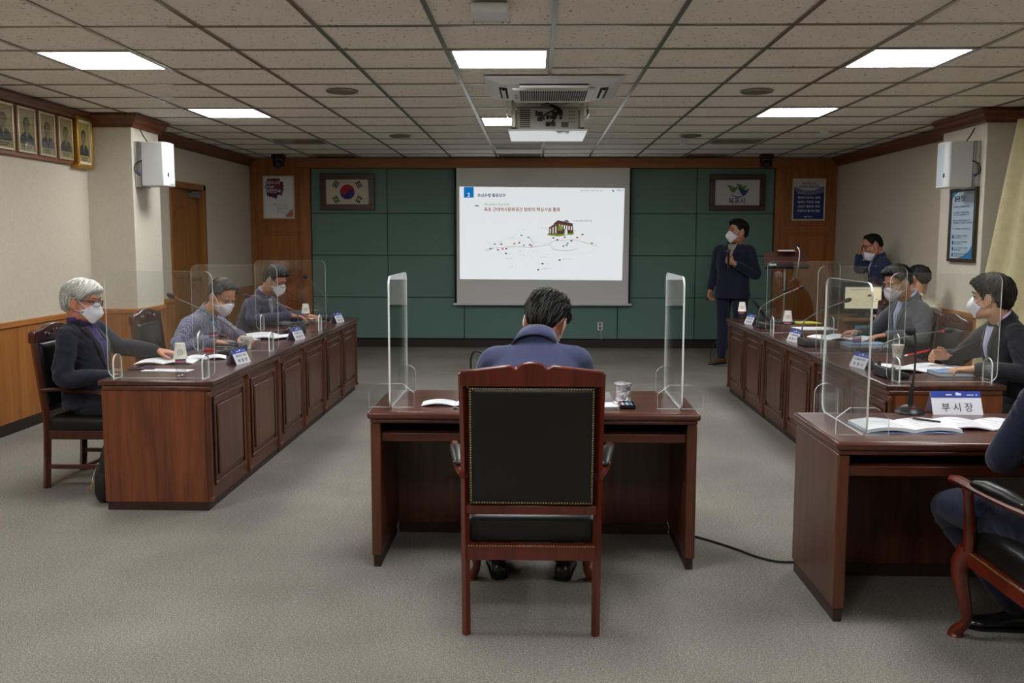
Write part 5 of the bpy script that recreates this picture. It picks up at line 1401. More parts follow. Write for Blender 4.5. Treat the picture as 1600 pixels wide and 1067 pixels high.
_ws = bpy.data.scenes.new('workshop')
def remesh(mb, voxel, iters, wrinkle=None):
    me = mb.mesh('tmp'); ob = bpy.data.objects.new('tmp', me); _ws.collection.objects.link(ob)
    md = ob.modifiers.new('r', 'REMESH'); md.mode = 'VOXEL'; md.voxel_size = voxel; md.use_smooth_shade = True
    if iters: sm = ob.modifiers.new('s', 'SMOOTH'); sm.factor = .5; sm.iterations = iters
    vl = _ws.view_layers[0]; vl.update()
    me2 = bpy.data.meshes.new_from_object(ob.evaluated_get(vl.depsgraph))
    bpy.data.objects.remove(ob); bpy.data.meshes.remove(me)
    if wrinkle:
        a1, f1, a2, f2, sd = wrinkle
        nr = [v.normal.copy() for v in me2.vertices]
        for v, n in zip(me2.vertices, nr):
            c = v.co
            w1 = noise.noise(Vector((c.x * f1 + sd, c.y * f1, c.z * f1 * .7)))
            w2 = noise.noise(Vector((c.x * f2, c.y * f2 + sd, c.z * f2 * 1.7 + 3 * w1)))
            w2 = 1 - abs(w2) * 2
            v.co = c + n * (a1 * w1 + a2 * w2)
    me2.polygons.foreach_set('use_smooth', [True] * len(me2.polygons))
    me2.update()
    return me2
def limb(mb, pts, rads, seg=14, n=5, ref=None):
    P2 = catmull(pts, n); k = len(pts) - 1
    rr = []
    for i in range(len(P2)):
        u = i / n; a = min(k, int(u)); b2 = min(k, a + 1); f = u - a
        A, B = rads[a], rads[b2]
        if not isinstance(A, tuple): A = (A, A)
        if not isinstance(B, tuple): B = (B, B)
        rr.append((A[0] * (1 - f) + B[0] * f, A[1] * (1 - f) + B[1] * f))
    mb.tube(P2, rr, seg, ref=ref, round_ends=True)
def add_hand(mb, wrist, fwd, palm, side, curl=.5, thumb=.5, s=1.0, spread=.06, curls=None):
    fwd = Vector(fwd).normalized(); palm = Vector(palm); palm = (palm - fwd * palm.dot(fwd)).normalized()
    t = fwd.cross(palm) * side
    w0 = Vector(wrist)
    rings = []
    for d, hw, ht, off in ((-.03, .027, .021, 0), (0, .027, .0195, 0), (.025, .036, .0185, .001), (.055, .042, .0165, .0015), (.082, .041, .0135, .001), (.092, .034, .010, .001)):
        c = w0 + fwd * d * s + palm * off
        rings.append([c + t * (hw * s * cos(a)) + palm * (ht * s * sin(a)) for a in [2 * pi * i / 16 for i in range(16)]])
    mb.loft(rings)
    mb.ell(w0 + fwd * .03 * s + t * .022 * s + palm * .012 * s, (.016 * s, .016 * s, .016 * s), seg=10, rings=7)
    for i, (o, L, r) in enumerate(((.031, .070, .0094), (.0105, .078, .0097), (-.0105, .072, .0093), (-.0305, .056, .0083))):
        c = curls[i] if curls else curl * (1 + .12 * i)
        p = w0 + fwd * (.082 - .006 * (i == 3)) * s + t * o * s
        ang = 0; pts = [p - fwd * .012 * s]; d0 = (fwd + t * (spread * (1.5 - i))).normalized()
        pts.append(p.copy())
        for k, fr in enumerate((.45, .31, .24)):
            ang += c * (.75, 1.0, .7)[k]
            d = d0 * cos(ang) + palm * sin(ang)
            p = p + d * (L * fr * s); pts.append(p.copy())
        limb(mb, pts, [r * s, r * s * 1.03, r * s, r * s * .92, r * s * .8], 8, 3)
    p = w0 + fwd * .022 * s + t * .026 * s; d = (fwd * .62 + t * .7 + palm * .25).normalized()
    pts = [p.copy()]; d2 = (fwd * .9 + t * .15 + palm * .35 * thumb).normalized()
    for k, L in enumerate((.042, .034, .026)):
        p = p + (d.lerp(d2, k * .5 * min(1, thumb + .4))).normalized() * L * s; pts.append(p.copy())
    limb(mb, pts, [.0145 * s, .0118 * s, .0105 * s, .009 * s], 8, 3)

def person(name, label, base, rotz, P):
    t = thing(name, label, 'person', base, rotz)
    pel, chest, neck = Vector(P['pel']), Vector(P['chest']), Vector(P['neck'])
    hp = Vector(P['head']); hy, hpch, hr = [radians(a) for a in P.get('headrot', (0, 0, 0))]
    HR = Matrix.Rotation(hy, 3, 'Z') @ Matrix.Rotation(hpch, 3, 'X') @ Matrix.Rotation(hr, 3, 'Y')
    hs = P.get('hs', 1.0)
    def H(x, y, z): return hp + HR @ (Vector((x, y, z)) * hs)
    tw = radians(P.get('twist', 0)); tilt = P.get('tilt', 0.0)
    sax = Vector((cos(tw), sin(tw), tilt)).normalized()
    up = (neck - chest).normalized(); fwd = up.cross(sax).normalized(); 
    sw = P.get('sw', .165); sdrop = P.get('sdrop', .085)
    sh = {1: neck + sax * sw - up * sdrop, -1: neck - sax * sw - up * sdrop}
    for k, key in ((1, 'shr'), (-1, 'shl')):
        if key in P: sh[k] = sh[k] + Vector(P[key])
    el = {1: Vector(P['elr']), -1: Vector(P['ell'])}; wr = {1: Vector(P['wrr']), -1: Vector(P['wrl'])}
    sc = P.get('bulk', 1.0)
    # ---- body: head, neck, core, arms, hands, legs in one surface
    b = MB(); E = lambda c, r: b.ell(H(*c), [k * hs for k in r], HR)
    E((0, -.012, .035), (.0745, .094, .084)); E((0, .022, -.028), (.066, .068, .084)); E((0, .034, -.072), (.052, .05, .04)); E((0, .062, -.096), (.026, .026, .02))
    for s in (-1, 1):
        E((s * .036, .058, -.022), (.026, .024, .024)); E((s * .03, .074, .032), (.026, .012, .008)); E((s * .043, .004, -.066), (.016, .036, .032))
        Re = HR @ Matrix.Rotation(s * .35, 3, 'Z') @ Matrix.Rotation(-.15, 3, 'X')
        b.ell(H(s * .078, -.012, -.006), (.010 * hs, .022 * hs, .034 * hs), Re); b.ell(H(s * .076, -.006, -.032), (.009 * hs, .012 * hs, .012 * hs), Re)
    b.tube([H(0, .076, .022), H(0, .094, -.004), H(0, .106, -.026), H(0, .088, -.036)], [.008 * hs, .010 * hs, .0145 * hs, .012 * hs], 10, round_ends=True)
    E((0, .086, -.062), (.024, .012, .012))
    limb(b, [H(0, -.028, -.045), H(0, -.03, -.09).lerp(neck, .35), neck + fwd * -.006, neck - up * .06], [(.056 * hs, .058 * hs), (.054, .055), (.056, .054), (.045, .036)], 18, 4, ref=fwd)
    limb(b, [neck - up * .05, chest, pel], [(.07, .04), (.10, .06), (.10, .06)], 14, 4, ref=fwd)
    for s in (1, -1):
        limb(b, [neck - up * .08, sh[s] - up * .012, sh[s].lerp(el[s], .5), el[s], el[s].lerp(wr[s], .5), wr[s]], [.03, .028, .026, .026, .027, .0245], 12, 4)
        hd = P.get('hr' if s == 1 else 'hl')
        if hd: add_hand(b, wr[s], hd[0], hd[1], s, hd[2], hd[3] if len(hd) > 3 else .5, P.get('hands', .98), curls=hd[4] if len(hd) > 4 else None)
    hip = {1: Vector(P['hipr']), -1: Vector(P['hipl'])} if 'hipr' in P else {1: pel + sax * .09 - Vector((0, 0, .03)), -1: pel - sax * .09 - Vector((0, 0, .03))}
    kn = {1: Vector(P['knr']), -1: Vector(P['knl'])}; an = {1: Vector(P['anr']), -1: Vector(P['anl'])}
    for s in (1, -1): limb(b, [pel, hip[s], kn[s], an[s]], [.05, .04, .035, .03], 10, 5)
    body = mesh_obj('body', remesh(b, P.get('voxel', .0052), 2), P['skin'], t)
    # ---- upper garment
    g = MB()
    low = pel + (pel - chest).normalized() * P.get('hem', .05)
    def ring(c, ax, u, hw, hd, ex=2.4, n=28):
        f = u.cross(ax).normalized(); out = []
        for i in range(n):
            a = 2 * pi * i / n; ca, sa = cos(a), sin(a)
            out.append(c + ax * (hw * sc * math.copysign(abs(ca) ** (2 / ex), ca)) + f * (hd * sc * math.copysign(abs(sa) ** (2 / ex), sa)))
        return out
    hax = Vector((1, 0, 0)).lerp(sax, .35).normalized(); max_ = Vector((1, 0, 0)).lerp(sax, .75).normalized()
    u0 = (chest - pel).normalized(); u1 = ((chest - pel).normalized() + up).normalized()
    waist = pel.lerp(chest, .5); arm_ = chest.lerp(neck, .5); shl = neck - up * .042
    nd = P.get('belly', 0)
    rs = [ring(low, hax, u0, P.get('hemw', .188), P.get('hemd', .135)), ring(pel, hax, u0, .18, .13 + nd * .6), ring(waist, hax, u0, .166, .12 + nd), ring(chest, max_, u1, .182, .126 + nd * .4), ring(arm_, sax, up, .182, .116), ring(neck - up * .088, sax, up, .168, .098), ring(neck - up * .055, sax, up, .138, .082), ring(neck - up * .022, sax, up, .095, .069, 2.1), ring(neck + up * .004, sax, up, .080, .066, 2), ring(neck + up * .026, sax, up, .072, .064, 2)]
    g.loft(rs)
    slv = P.get('sleeve', 1.0)
    for s in (1, -1):
        top = sh[s] + sax * (s * .005)
        in0 = neck + sax * (s * .045) - up * .05; inner = neck + sax * (s * .115) - up * .072
        limb(g, [in0, inner, top, top.lerp(el[s], .45), el[s], el[s].lerp(wr[s], .5), el[s].lerp(wr[s], P.get('cuff', .9))], [(.05, .05), (.056, .056), (.059 * slv * sc,) * 2, (.057 * slv * sc,) * 2, (.052 * slv,) * 2, (.046 * slv,) * 2, (.039 * slv,) * 2], 16, 5)
    gm = remesh(g, .0085, 5, P.get('wrinkle', (.006, 7, .0045, 11, P.get('seed', 1))))
    jo = mesh_obj(P.get('garment', 'jacket'), gm, P['top'], t)
    gv = [v.co.copy() for v in gm.vertices]; bvh = BVHTree.FromPolygons(gv, [tuple(p.vertices) for p in gm.polygons])
    fz = Vector(fwd)
    def surf(x, z, off):
        # point on the garment front at (x across, z along the spine from the neck down)
        o = neck + sax * x + up * z
        if z < -(neck - chest).length:
            ex = -(neck - chest).length - z
            o = chest + sax * x - u0 * ex
        hit = bvh.ray_cast(o + fz * .5, -fz)
        if hit[0] is None: return o + fz * .1
        return hit[0] + fz * off
    def patch(L, R, off, th, n=5):
        rows = []
        for (x0, z0), (x1, z1) in zip(L, R): rows.append([surf(x0 + (x1 - x0) * j / n, z0 + (z1 - z0) * j / n, off) for j in range(n + 1)])
        mb = MB().grid(rows); 
        return mb
    def put(nm, mb, mt, par, th=.003):
        o = part(nm, mb, mt, par, smooth=60); md = o.modifiers.new('thick', 'SOLIDIFY'); md.thickness = th; md.offset = 0
        return o
    if P.get('vneck'):
        vb = P['vneck']; k = 8
        L = [(-.052 * (i / k) - .004, -vb + (vb - .012) * i / k) for i in range(k + 1)]; R = [(-x, z) for x, z in L]
        shirt = put('shirt', patch(L, R, .002, .003, 6), P['shirt'], t)
        for s in (-1, 1):
            inn = [(s * (.052 * (i / k) + .003), -vb - .01 + (vb - .0) * i / k) for i in range(k + 1)]
            wd = [.004 + .052 * min(1, (i / k) * 1.5) * (1 if i < 6 else .75) for i in range(k + 1)]
            out = [(x + s * w2, z - .01) for (x, z), w2 in zip(inn, wd)]
            put('lapel', patch(inn, out, .0065, .004, 4), P['top'], jo, .004)
        if P.get('placket', True):
            put('placket', patch([(-.007, -vb + .03 + (vb - .06) * i / k) for i in range(k + 1)], [(.007, -vb + .03 + (vb - .06) * i / k) for i in range(k + 1)], .0045, .002, 2), P['shirt'], shirt, .0015)
        bt = MB()
        for zz in (-vb - .04, -vb - .13): bt.ell(surf(.012, zz, .002), (.007, .007, .007), seg=8, rings=6)
        part('button', bt, 'black_plastic', jo, smooth=60, kind='stuff')
        for s in (1, -1):
            a, b2 = el[s].lerp(wr[s], P.get('cuff', .9) - .02), el[s].lerp(wr[s], min(1.0, P.get('cuff', .9) + .07))
            part('shirt_cuff', MB().tube([a, a.lerp(b2, .5), b2], [.035, .0335, .0325], 16), P['shirt'], shirt, smooth=50)
    # collars: bands round the neck
    nk = H(0, -.03, -.09).lerp(neck, .35)
    nax = ((nk - neck).normalized() + up).normalized(); nf = nax.cross(sax).normalized(); 
    def band(r0, r1, z0, z1, a0, a1, drop, mt, nm, par, th=.004, open_=0):
        rows = []
        n = 26
        for q, (r, z) in enumerate(((r0, z0), ((r0 + r1) / 2 , (z0 + z1) / 2), (r1, z1))):
            row = []
            for i in range(n + 1):
                a = radians(a0 + (a1 - a0) * i / n)      # 0 = front, grows to the right side
                fcos = max(0, cos(a))
                row.append(neck + sax * (r * 1.08 * sin(a)) + nf * (r * cos(a) + .004) + nax * (z - drop * fcos ** 1.5))
            rows.append(row)
        return put(nm, MB().grid(rows), mt, par, th)
    col = P.get('collar', 'shirt')
    if col == 'shirt':
        band(.070, .0655, -.012, P.get('sc_h', .045), 14, 346, .034, P['shirt'], 'shirt_collar', t)
        if P.get('vneck'):
            band(.083, .069, -.034, .030, 62, 298, .0, P['top'], 'jacket_collar', jo, .006)
        for s in (-1, 1):
            A = neck + nf * .066 + sax * (s * .012) + nax * .006
            wing = MB().add([A, A + sax * (s * .05) + nax * .022 - nf * .022, A + sax * (s * .058) - nax * .02 - nf * .008, A + sax * (s * .028) - nax * .055 + nf * .014], [(0, 1, 2, 3)])
            put('collar_wing', wing, P['shirt'], t, .003)
    elif col == 'roll':
        band(.069, .063, -.02, .048, 0, 360, .012, P['shirt'], 'neck_roll', t, .008)
        band(.083, .069, -.034, .026, 62, 298, .0, P['top'], 'jacket_collar', jo, .006)
    elif col == 'crew': band(.072, .066, -.012, .03, 0, 360, .02, P['top'], 'shirt_collar', t)
    # ---- trousers, shoes
    tr = MB()
    tr.ell(pel - Vector((0, 0, .0)), (.168 * sc, .125 * sc, .1), seg=20)
    for s in (1, -1):
        mid = hip[s].lerp(kn[s], .5)
        limb(tr, [pel + sax * (s * .05), hip[s], mid, kn[s], kn[s].lerp(an[s], .45), kn[s].lerp(an[s], .93)], [(.09,) * 2, (.09 * sc,) * 2, (.08 * sc,) * 2, (.064,) * 2, (.058,) * 2, (.052,) * 2], 16, 5)
    mesh_obj('trousers', remesh(tr, .010, 4, (.004, 8, .005, 12, 3)), P.get('pants', P['top']), t)
    for s, key in ((1, 'ftr'), (-1, 'ftl')):
        f2 = Vector(P.get(key, (s * .12, 1, 0))); f2.z = 0; f2.normalize(); r2 = Vector((f2.y, -f2.x, 0))
        c = Vector((an[s].x, an[s].y, 0)); rings = []
        for d, w2, h2 in ((-.068, .018, .05), (-.06, .032, .068), (-.02, .036, .078), (.03, .036, .07), (.08, .043, .05), (.13, .046, .042), (.165, .038, .036), (.188, .018, .022)):
            q = c + f2 * d
            rings.append([q + r2 * (w2 * cos(a)) + Vector((0, 0, .002 + max(0, h2 * .5 + h2 * .5 * sin(a)))) for a in [2 * pi * i / 16 for i in range(16)]])
        sho = part('shoe', MB().loft(rings), P.get('shoes', 'shoe_black'), t, smooth=60)
        sl = [c + f2 * d + r2 * w2 for d, w2 in ((-.07, -.02), (-.05, -.036), (.06, -.042), (.14, -.048), (.18, -.03), (.192, 0), (.18, .03), (.14, .048), (.06, .042), (-.05, .036), (-.07, .02))]
        part('sole', MB().loft([[p + Vector((0, 0, z)) for p in sl] for z in (.001, .012)]), 'shoe_black', sho)
        part('sock', MB().tube([an[s].lerp(kn[s], .0) + Vector((0, 0, -.02)), an[s].lerp(kn[s], .25)], [.038, .042], 12), 'sock_black', t, smooth=60)
    # ---- face
    for s in (-1, 1):
        e = part('eye', MB().ell(H(s * .031, .0735, .012), (.0145 * hs, .008 * hs, .0052 * hs), HR @ Matrix.Rotation(-s * .22, 3, 'Z'), 12, 7), 'eye_white', t, smooth=60)
        part('iris', MB().ell(H(s * .0305, .0795, .0115), (.0056 * hs, .003 * hs, .0054 * hs), HR, 10, 6), 'eye_dark', e, smooth=60)
        part('upper_lid', MB().tube([H(s * .047, .066, .0125), H(s * .039, .0785, .0178), H(s * .031, .082, .0188), H(s * .022, .081, .0168), H(s * .0165, .077, .0115)], [.0022 * hs] * 5, 6), 'eye_dark', e, smooth=60)
        part('eyebrow', MB().tube([H(s * .051, .070, .036), H(s * .04, .083, .0415), H(s * .028, .0885, .040), H(s * .016, .0905, .0355)], [(.0018 * hs, .002 * hs), (.004 * hs, .003 * hs), (.0048 * hs, .003 * hs), (.0035 * hs, .002 * hs)], 7), P.get('brow', 'brow_black'), t, smooth=60)
    mk = P.get('mask')
    if mk:
        rows = []; beak = P.get('beak', .0)
        prof = [(.013, .096, .036, .052), (.002, .108, .046, .048), (-.016, .118 + beak * .4, .056, .042), (-.040, .124 + beak, .060, .034), (-.063, .119 + beak * .6, .060, .028), (-.085, .104, .056, .024), (-.102, .082, .047, .026), (-.108, .064, .036, .03)]
        low_ = P.get('mask_low', 0)
        for z, yf, xs, ysd in prof:
            row = []
            for j in range(15):
                u = -1 + 2 * j / 14
                w2 = abs(u) ** (1.55 if beak < .01 else 1.2)
                row.append(H(xs * 1.10 * math.copysign(abs(u) ** .9, u), yf + (ysd - yf) * w2, z * (1 - .25 * abs(u) ** 2) - .022 * abs(u) ** 2 * (1 if z > -.05 else -.9) - low_))
            rows.append(row)
        bm_ = body.data; hb = BVHTree.FromPolygons([v.co.copy() for v in bm_.vertices], [tuple(p.vertices) for p in bm_.polygons])
        for row in rows:
            for j, p in enumerate(row):
                pl = HR.transposed() @ (p - hp) / hs
                o = H(0, .0, max(-.085, min(.0, pl.z))); d = p - o
                hit = hb.ray_cast(o, d.normalized())
                if hit[0] is not None and d.length < hit[3] + .0045: row[j] = o + d.normalized() * (hit[3] + .0045)
        mo = part('face_mask', MB().grid(rows), mk, t, smooth=70)
        md = mo.modifiers.new('thick', 'SOLIDIFY'); md.thickness = .002
        for s in (-1, 1):
            j = 0 if s < 0 else 14
            a, c2 = rows[1][j], rows[5][j]
            part('ear_loop', MB().tube(catmull([a, H(s * .079, .01, .018 - low_ * .3), H(s * .084, -.022, .026), H(s * .084, -.034, -.006), H(s * .081, -.016, -.036), c2], 5), .0018 * hs, 6), mk, mo, smooth=60)
    if P.get('glasses'):
        gl = thing('x', 'x', 'x'); bpy.data.objects.remove(gl)
        gz = .010 - P.get('glow', 0)
        fr = MB()
        for s in (-1, 1):
            ol = [H(s * .033 + p[0] - .024, .1 - abs(s * .033 + p[0] - .024) ** 2 * 6 + (.012 if mk else 0), gz - .016 + p[1]) for p in rrect(.048, .032, .011, 4)]
            fr.tube(ol, .0017 * hs, 6, loop=True)
        fr.tube([H(-.010, .1125 if mk else .1, gz + .006), H(0, .115 if mk else .104, gz + .009), H(.010, .1125 if mk else .1, gz + .006)], .0017 * hs, 6)
        go = part('glasses', fr, P['glasses'], t, smooth=60)
        for s in (-1, 1):
            part('temple_arm', MB().tube([H(s * .057, .094, gz + .008), H(s * .074, .07, gz + .010), H(s * .081, .0, gz + .012), H(s * .082, -.018, gz + .002)], [(.0016, .003)] * 4, 6), P['glasses'], go, smooth=60)
            ol = [H(s * .033 + p[0] - .024, .1 - abs(s * .033 + p[0] - .024) ** 2 * 6 + (.012 if mk else 0), gz - .016 + p[1]) for p in rrect(.048, .032, .011, 4)]
            part('lens', MB().poly(ol), 'lens_clear', go)
    # ---- hair
    hairst = P.get('hair', {})
    line = hairst.get('line', [(0, 40), (30, 38), (48, 30), (62, 8), (74, -10), (86, -8), (98, 8), (112, -14), (130, -36), (155, -44), (180, -46)])
    vol = hairst.get('vol', .012); topv = hairst.get('top', .008); frv = hairst.get('front', .006); sweep = hairst.get('sweep', .3)
    rnd = random.Random(P.get('seed', 1)); hm = hairst.get('mat', 'hair_black')
    def hl(az):
        a = abs(((az + 180) % 360) - 180)
        for (a0, e0), (a1, e1) in zip(line, line[1:]):
            if a <= a1: return e0 + (e1 - e0) * (a - a0) / (a1 - a0)
        return line[-1][1]
    sd = P.get('seed', 1) * 3.7
    def scalp(az, tt, ext=0.0):
        e0 = hl(az); elv = e0 + (90 - e0) * tt
        a, e = radians(az), radians(elv)
        d = Vector((sin(a) * cos(e), cos(a) * cos(e), sin(e)))
        edge = min(1, tt / .10)
        gro = noise.noise(Vector((az * .16 + sweep * 22 * tt, tt * 2.2, sd))) * .005 + noise.noise(Vector((az * .6 + sweep * 60 * tt, tt * 3.0, sd + 9))) * .003
        th = -.006 + edge * (.006 + vol + topv * max(0, d.z) + frv * max(0, d.y) * max(0, 1 - abs(tt - .15) * 2)) + edge * gro + ext
        rr = Vector((.0745 + th, .094 + th, (.084 if d.z > 0 else .122) + th))
        return H(d.x * rr.x, -.012 + d.y * rr.y, .035 + d.z * rr.z)
    rows = []
    for k in range(21):
        tt = (k / 20) ** .85 * .998
        rows.append([scalp(360 * j / 96, tt) for j in range(97)])
    ho = part('hair', MB().grid(rows), hm, t, smooth=180)
    lk = MB()
    for k in range(hairst.get('locks', 260)):
        az = rnd.uniform(0, 360); t0 = rnd.uniform(.12, .75); L = rnd.uniform(.16, .34) * hairst.get('len', 1.0)
        dv = sweep * 40 + rnd.uniform(-14, 14)
        pts = []
        for q in range(5):
            f = q / 4; tt = t0 - L * f
            p = scalp(az + dv * f, max(0.0, tt), .001 + .005 * sin(pi * f) * rnd.uniform(.3, 1.2) + (rnd.uniform(0, .004) if q == 4 else 0))
            if tt < 0: p = p + (H(0, 0, -1) - H(0, 0, 0)) * (-tt * .11)
            pts.append(p)
        w2 = rnd.uniform(.0035, .0065) * hs
        lk.tube(pts, [(w2 * .6, .0014), (w2, .002), (w2, .002), (w2 * .8, .0016), (w2 * .15, .0006)], 5)
    part('hair_strands', lk, hm, ho, smooth=60, kind='stuff')
    return t

def to_local(base, rotz):
    R = Matrix.Rotation(-rotz, 3, 'Z'); B = Vector(base)
    return (lambda p: R @ (Vector(p) - B)), (lambda d: R @ Vector(d))

def seated(base, rotz, spread=.11, reach=.40):
    return dict(pel=(0, -.03, .515), hipr=(.09, -.01, .485), hipl=(-.09, -.01, .485), knr=(spread, reach, .475), knl=(-spread, reach, .475), anr=(spread, reach - .03, .085), anl=(-spread, reach - .03, .085))

# man with white hair, left
B, rz = (-2.60, 5.52, 0), RW
l, ld = to_local(B, rz); S = seated(B, rz)
S.update(pel=(0, -.05, .515), chest=l((-2.675, 5.52, .76)), neck=l((-2.675, 5.50, .945)), head=l(pixy(129, 473, 5.47)), headrot=(-4, -8, -2), hs=1.0,
  elr=l((-2.665, 5.25, .655)), wrr=l((-2.44, 5.36, .655)), ell=l(pixy(184, 541, 5.74)), wrl=l(pixy(246, 548, 5.73)), hr=(ld((.9, .2, -.1)), (0, 0, -1), .5), hl=(ld((1, 0.05, -.12)), (0, 0, -1), .18, .5),
  skin='skin_ruddy', top='navy_black', shirt='knit_purple', vneck=.27, placket=False, collar='roll', mask='mask_white', beak=.012, glasses='black_plastic', brow='brow_grey', seed=2, cuff=.93, sdrop=.05,
  hair=dict(mat='hair_white', line=[(0, 22), (30, 18), (48, 8), (62, -6), (76, -14), (90, -2), (104, -8), (120, -38), (150, -54), (180, -56)], vol=.019, top=.006, front=.012, sweep=.5, locks=420, len=1.2))
person('person', 'white haired person in navy jacket and purple sweater, arm stretched over papers', B, rz, S)

# man in the checked shirt
B, rz = (-2.50, 6.73, 0), RW
l, ld = to_local(B, rz); S = seated(B, rz)
S.update(chest=l((-2.44, 6.73, .74)), neck=l((-2.345, 6.72, .915)), head=l(pixy(348, 465, 6.66)), headrot=(-34, -32, 0), twist=-8,
  elr=l((-2.47, 6.47, .70)), wrr=l(pixy(333, 533, 6.60)), ell=l((-2.27, 7.02, .735)), wrl=l((-2.13, 6.80, .735)), hr=(ld((.9, .15, -.15)), (0, 0, -1), .75, .9), hl=(ld((.75, -.6, -.05)), (0, 0, -1), .5),
  skin='skin_tan', top='check_shirt', shirt='check_shirt', pants='navy_black', garment='shirt', mask='mask_white', beak=-.004, seed=3, sleeve=1.05, cuff=.93, wrinkle=(.007, 7, .007, 10, 3),
  hair=dict(mat='hair_grey', line=[(0, 50), (25, 46), (45, 40), (60, 14), (74, -6), (86, -4), (98, 10), (112, -12), (130, -34), (155, -42), (180, -44)], vol=.011, top=.010, front=.008, sweep=.25, locks=300))
person('person', 'person in checked shirt writing with head bent at the left counter', B, rz, S)

# man in the blazer, far left
B, rz = (-2.55, 8.30, 0), RW
l, ld = to_local(B, rz); S = seated(B, rz)
S.update(chest=l((-2.46, 8.30, .78)), neck=l((-2.385, 8.28, .965)), head=l(pixy(430, 439, 8.2)), headrot=(-14, -26, 0), twist=-6,
  elr=l((-2.42, 8.04, .745)), wrr=l(pixy(455, 493, 8.13)), ell=l((-2.27, 8.56, .745)), wrl=l((-2.06, 8.46, .76)), hr=(ld((.95, .25, -.12)), (0, 0, -1), .35), hl=(ld((.9, -.3, -.05)), (0, 0, -1), .4),
  skin='skin_tan', top='blazer_plum', shirt='shirt_stripe', vneck=.25, mask='mask_white', beak=-.004, glasses='black_plastic', glow=.006, seed=4, cuff=.9,
  hair=dict(mat='hair_black', line=[(0, 30), (30, 26), (48, 20), (62, 4), (74, -12), (86, -8), (98, 6), (112, -16), (130, -38), (155, -46), (180, -48)], vol=.013, top=.012, front=.02, sweep=.35, locks=320))
person('person', 'person in dark blazer and glasses seated farthest on the left', B, rz, S)

# man seen from behind in the centre
B, rz = (0.0, 3.62, 0), 0.0
l, ld = to_local(B, rz); S = seated(B, rz, .12, .40)
S.update(pel=(0, .0, .515), chest=(.0, .07, .82), neck=(.0, .13, 1.04), head=l(pixy(852, 506, 3.87)), headrot=(-8, -38, 8), twist=0,
  elr=(.215, .22, .77), wrr=(.12, .46, .745), ell=(-.215, .22, .77), wrl=(-.12, .46, .745), hr=((-.5, .8, 0), (0, 0, -1), .4), hl=((.5, .8, 0), (0, 0, -1), .4),
  skin='skin_fair', top='navy_blue', shirt='shirt_white', vneck=.25, mask='mask_white', seed=5, bulk=1.0, sw=.160, pants='black_suit', sc_h=.022, voxel=.006, wrinkle=(.005, 6, .002, 10, 2), anr=(.125, .35, .085), anl=(-.155, .36, .085), knr=(.125, .42, .475), knl=(-.15, .42, .475),
  hair=dict(mat='hair_black', line=[(0, 40), (30, 38), (48, 30), (62, 8), (74, -10), (86, -8), (98, 8), (112, -18), (130, -48), (155, -60), (180, -62)], vol=.015, top=.014, sweep=.25, locks=460, len=.8))
person('person', 'person in navy blue suit seen from behind in the central armchair', B, rz, S)

# presenter
B, rz = (2.285, 11.10, 0), radians(152)
l, ld = to_local(B, rz)
S = dict(pel=(0, 0, .90), chest=(0, .0, 1.19), neck=(0, -.02, 1.40), head=l(pixy(1152, 363, 11.06)), headrot=(-46, 2, 0), hs=1.10, hem=.13, hemw=.195, hemd=.14,
  elr=l(pixy(1116, 424, 11.22)), wrr=l(pixy(1110, 452, 11.12)), ell=l(pixy(1182, 430, 10.98)), wrl=l(pixy(1146, 411, 10.84)), hr=((0, .15, -1), (-1, .2, 0), .5), hl=(ld((-.9, .2, .45)), ld((-.1, 1, .3)), 1.3, 1.0),
  hipr=(.09, 0, .86), hipl=(-.09, 0, .86), knr=(.10, .02, .47), knl=(-.10, .03, .47), anr=l((2.17, 11.09, .085)), anl=l((2.37, 11.0, .085)), ftr=(.55, 1, 0), ftl=(-.1, 1, 0),
  skin='skin_tan', top='navy_dark', shirt='shirt_print', vneck=.20, mask='mask_white', beak=.01, seed=6, shoes='shoe_brown', bulk=1.06, sw=.178, belly=.01,
  hair=dict(mat='hair_black', line=[(0, 34), (30, 30), (48, 24), (62, 4), (74, -12), (86, -8), (98, 6), (112, -16), (130, -38), (155, -46), (180, -48)], vol=.014, top=.010, front=.012, sweep=.3, locks=260))
person('person', 'standing person in dark suit presenting with a microphone beside the screen', B, rz, S)

# man standing at the back right with his hand at his forehead
B, rz = (3.75, 10.42, 0), radians(88)
l, ld = to_local(B, rz)
hd_ = pixy(1363, 384, 10.38)
S = dict(pel=(0, 0, .80), chest=(0, .0, 1.06), neck=(0, .045, 1.275), head=l(hd_), headrot=(-2, -24, 0), hs=1.0, hem=.12,
  elr=l(pixy(1342, 421, 10.56)), wrr=l(pixy(1342, 398, 10.50)), ell=(-.23, .02, 1.0), wrl=(-.22, .2, .86), hr=(ld((.12, -.1, 1)), ld((1, -.1, 0)), .35, .6), hl=((0, 1, -.2), (1, 0, 0), .5),
  hipr=(.09, 0, .77), hipl=(-.09, 0, .77), knr=(.10, .02, .42), knl=(-.10, .03, .42), anr=(.10, -.02, .085), anl=(-.11, .0, .085),
  skin='skin_ruddy', top='navy_mid', shirt='shirt_blue', vneck=.2, mask='mask_white', mask_low=.045, glasses='dark_grey', seed=7,
  hair=dict(mat='hair_black', line=[(0, 58), (25, 52), (45, 44), (60, 14), (74, -6), (86, -4), (98, 10), (112, -12), (130, -34), (155, -42), (180, -44)], vol=.008, top=.002, sweep=.25, locks=220))
person('person', 'standing person in navy suit holding fingers to the forehead at right', B, rz, S)

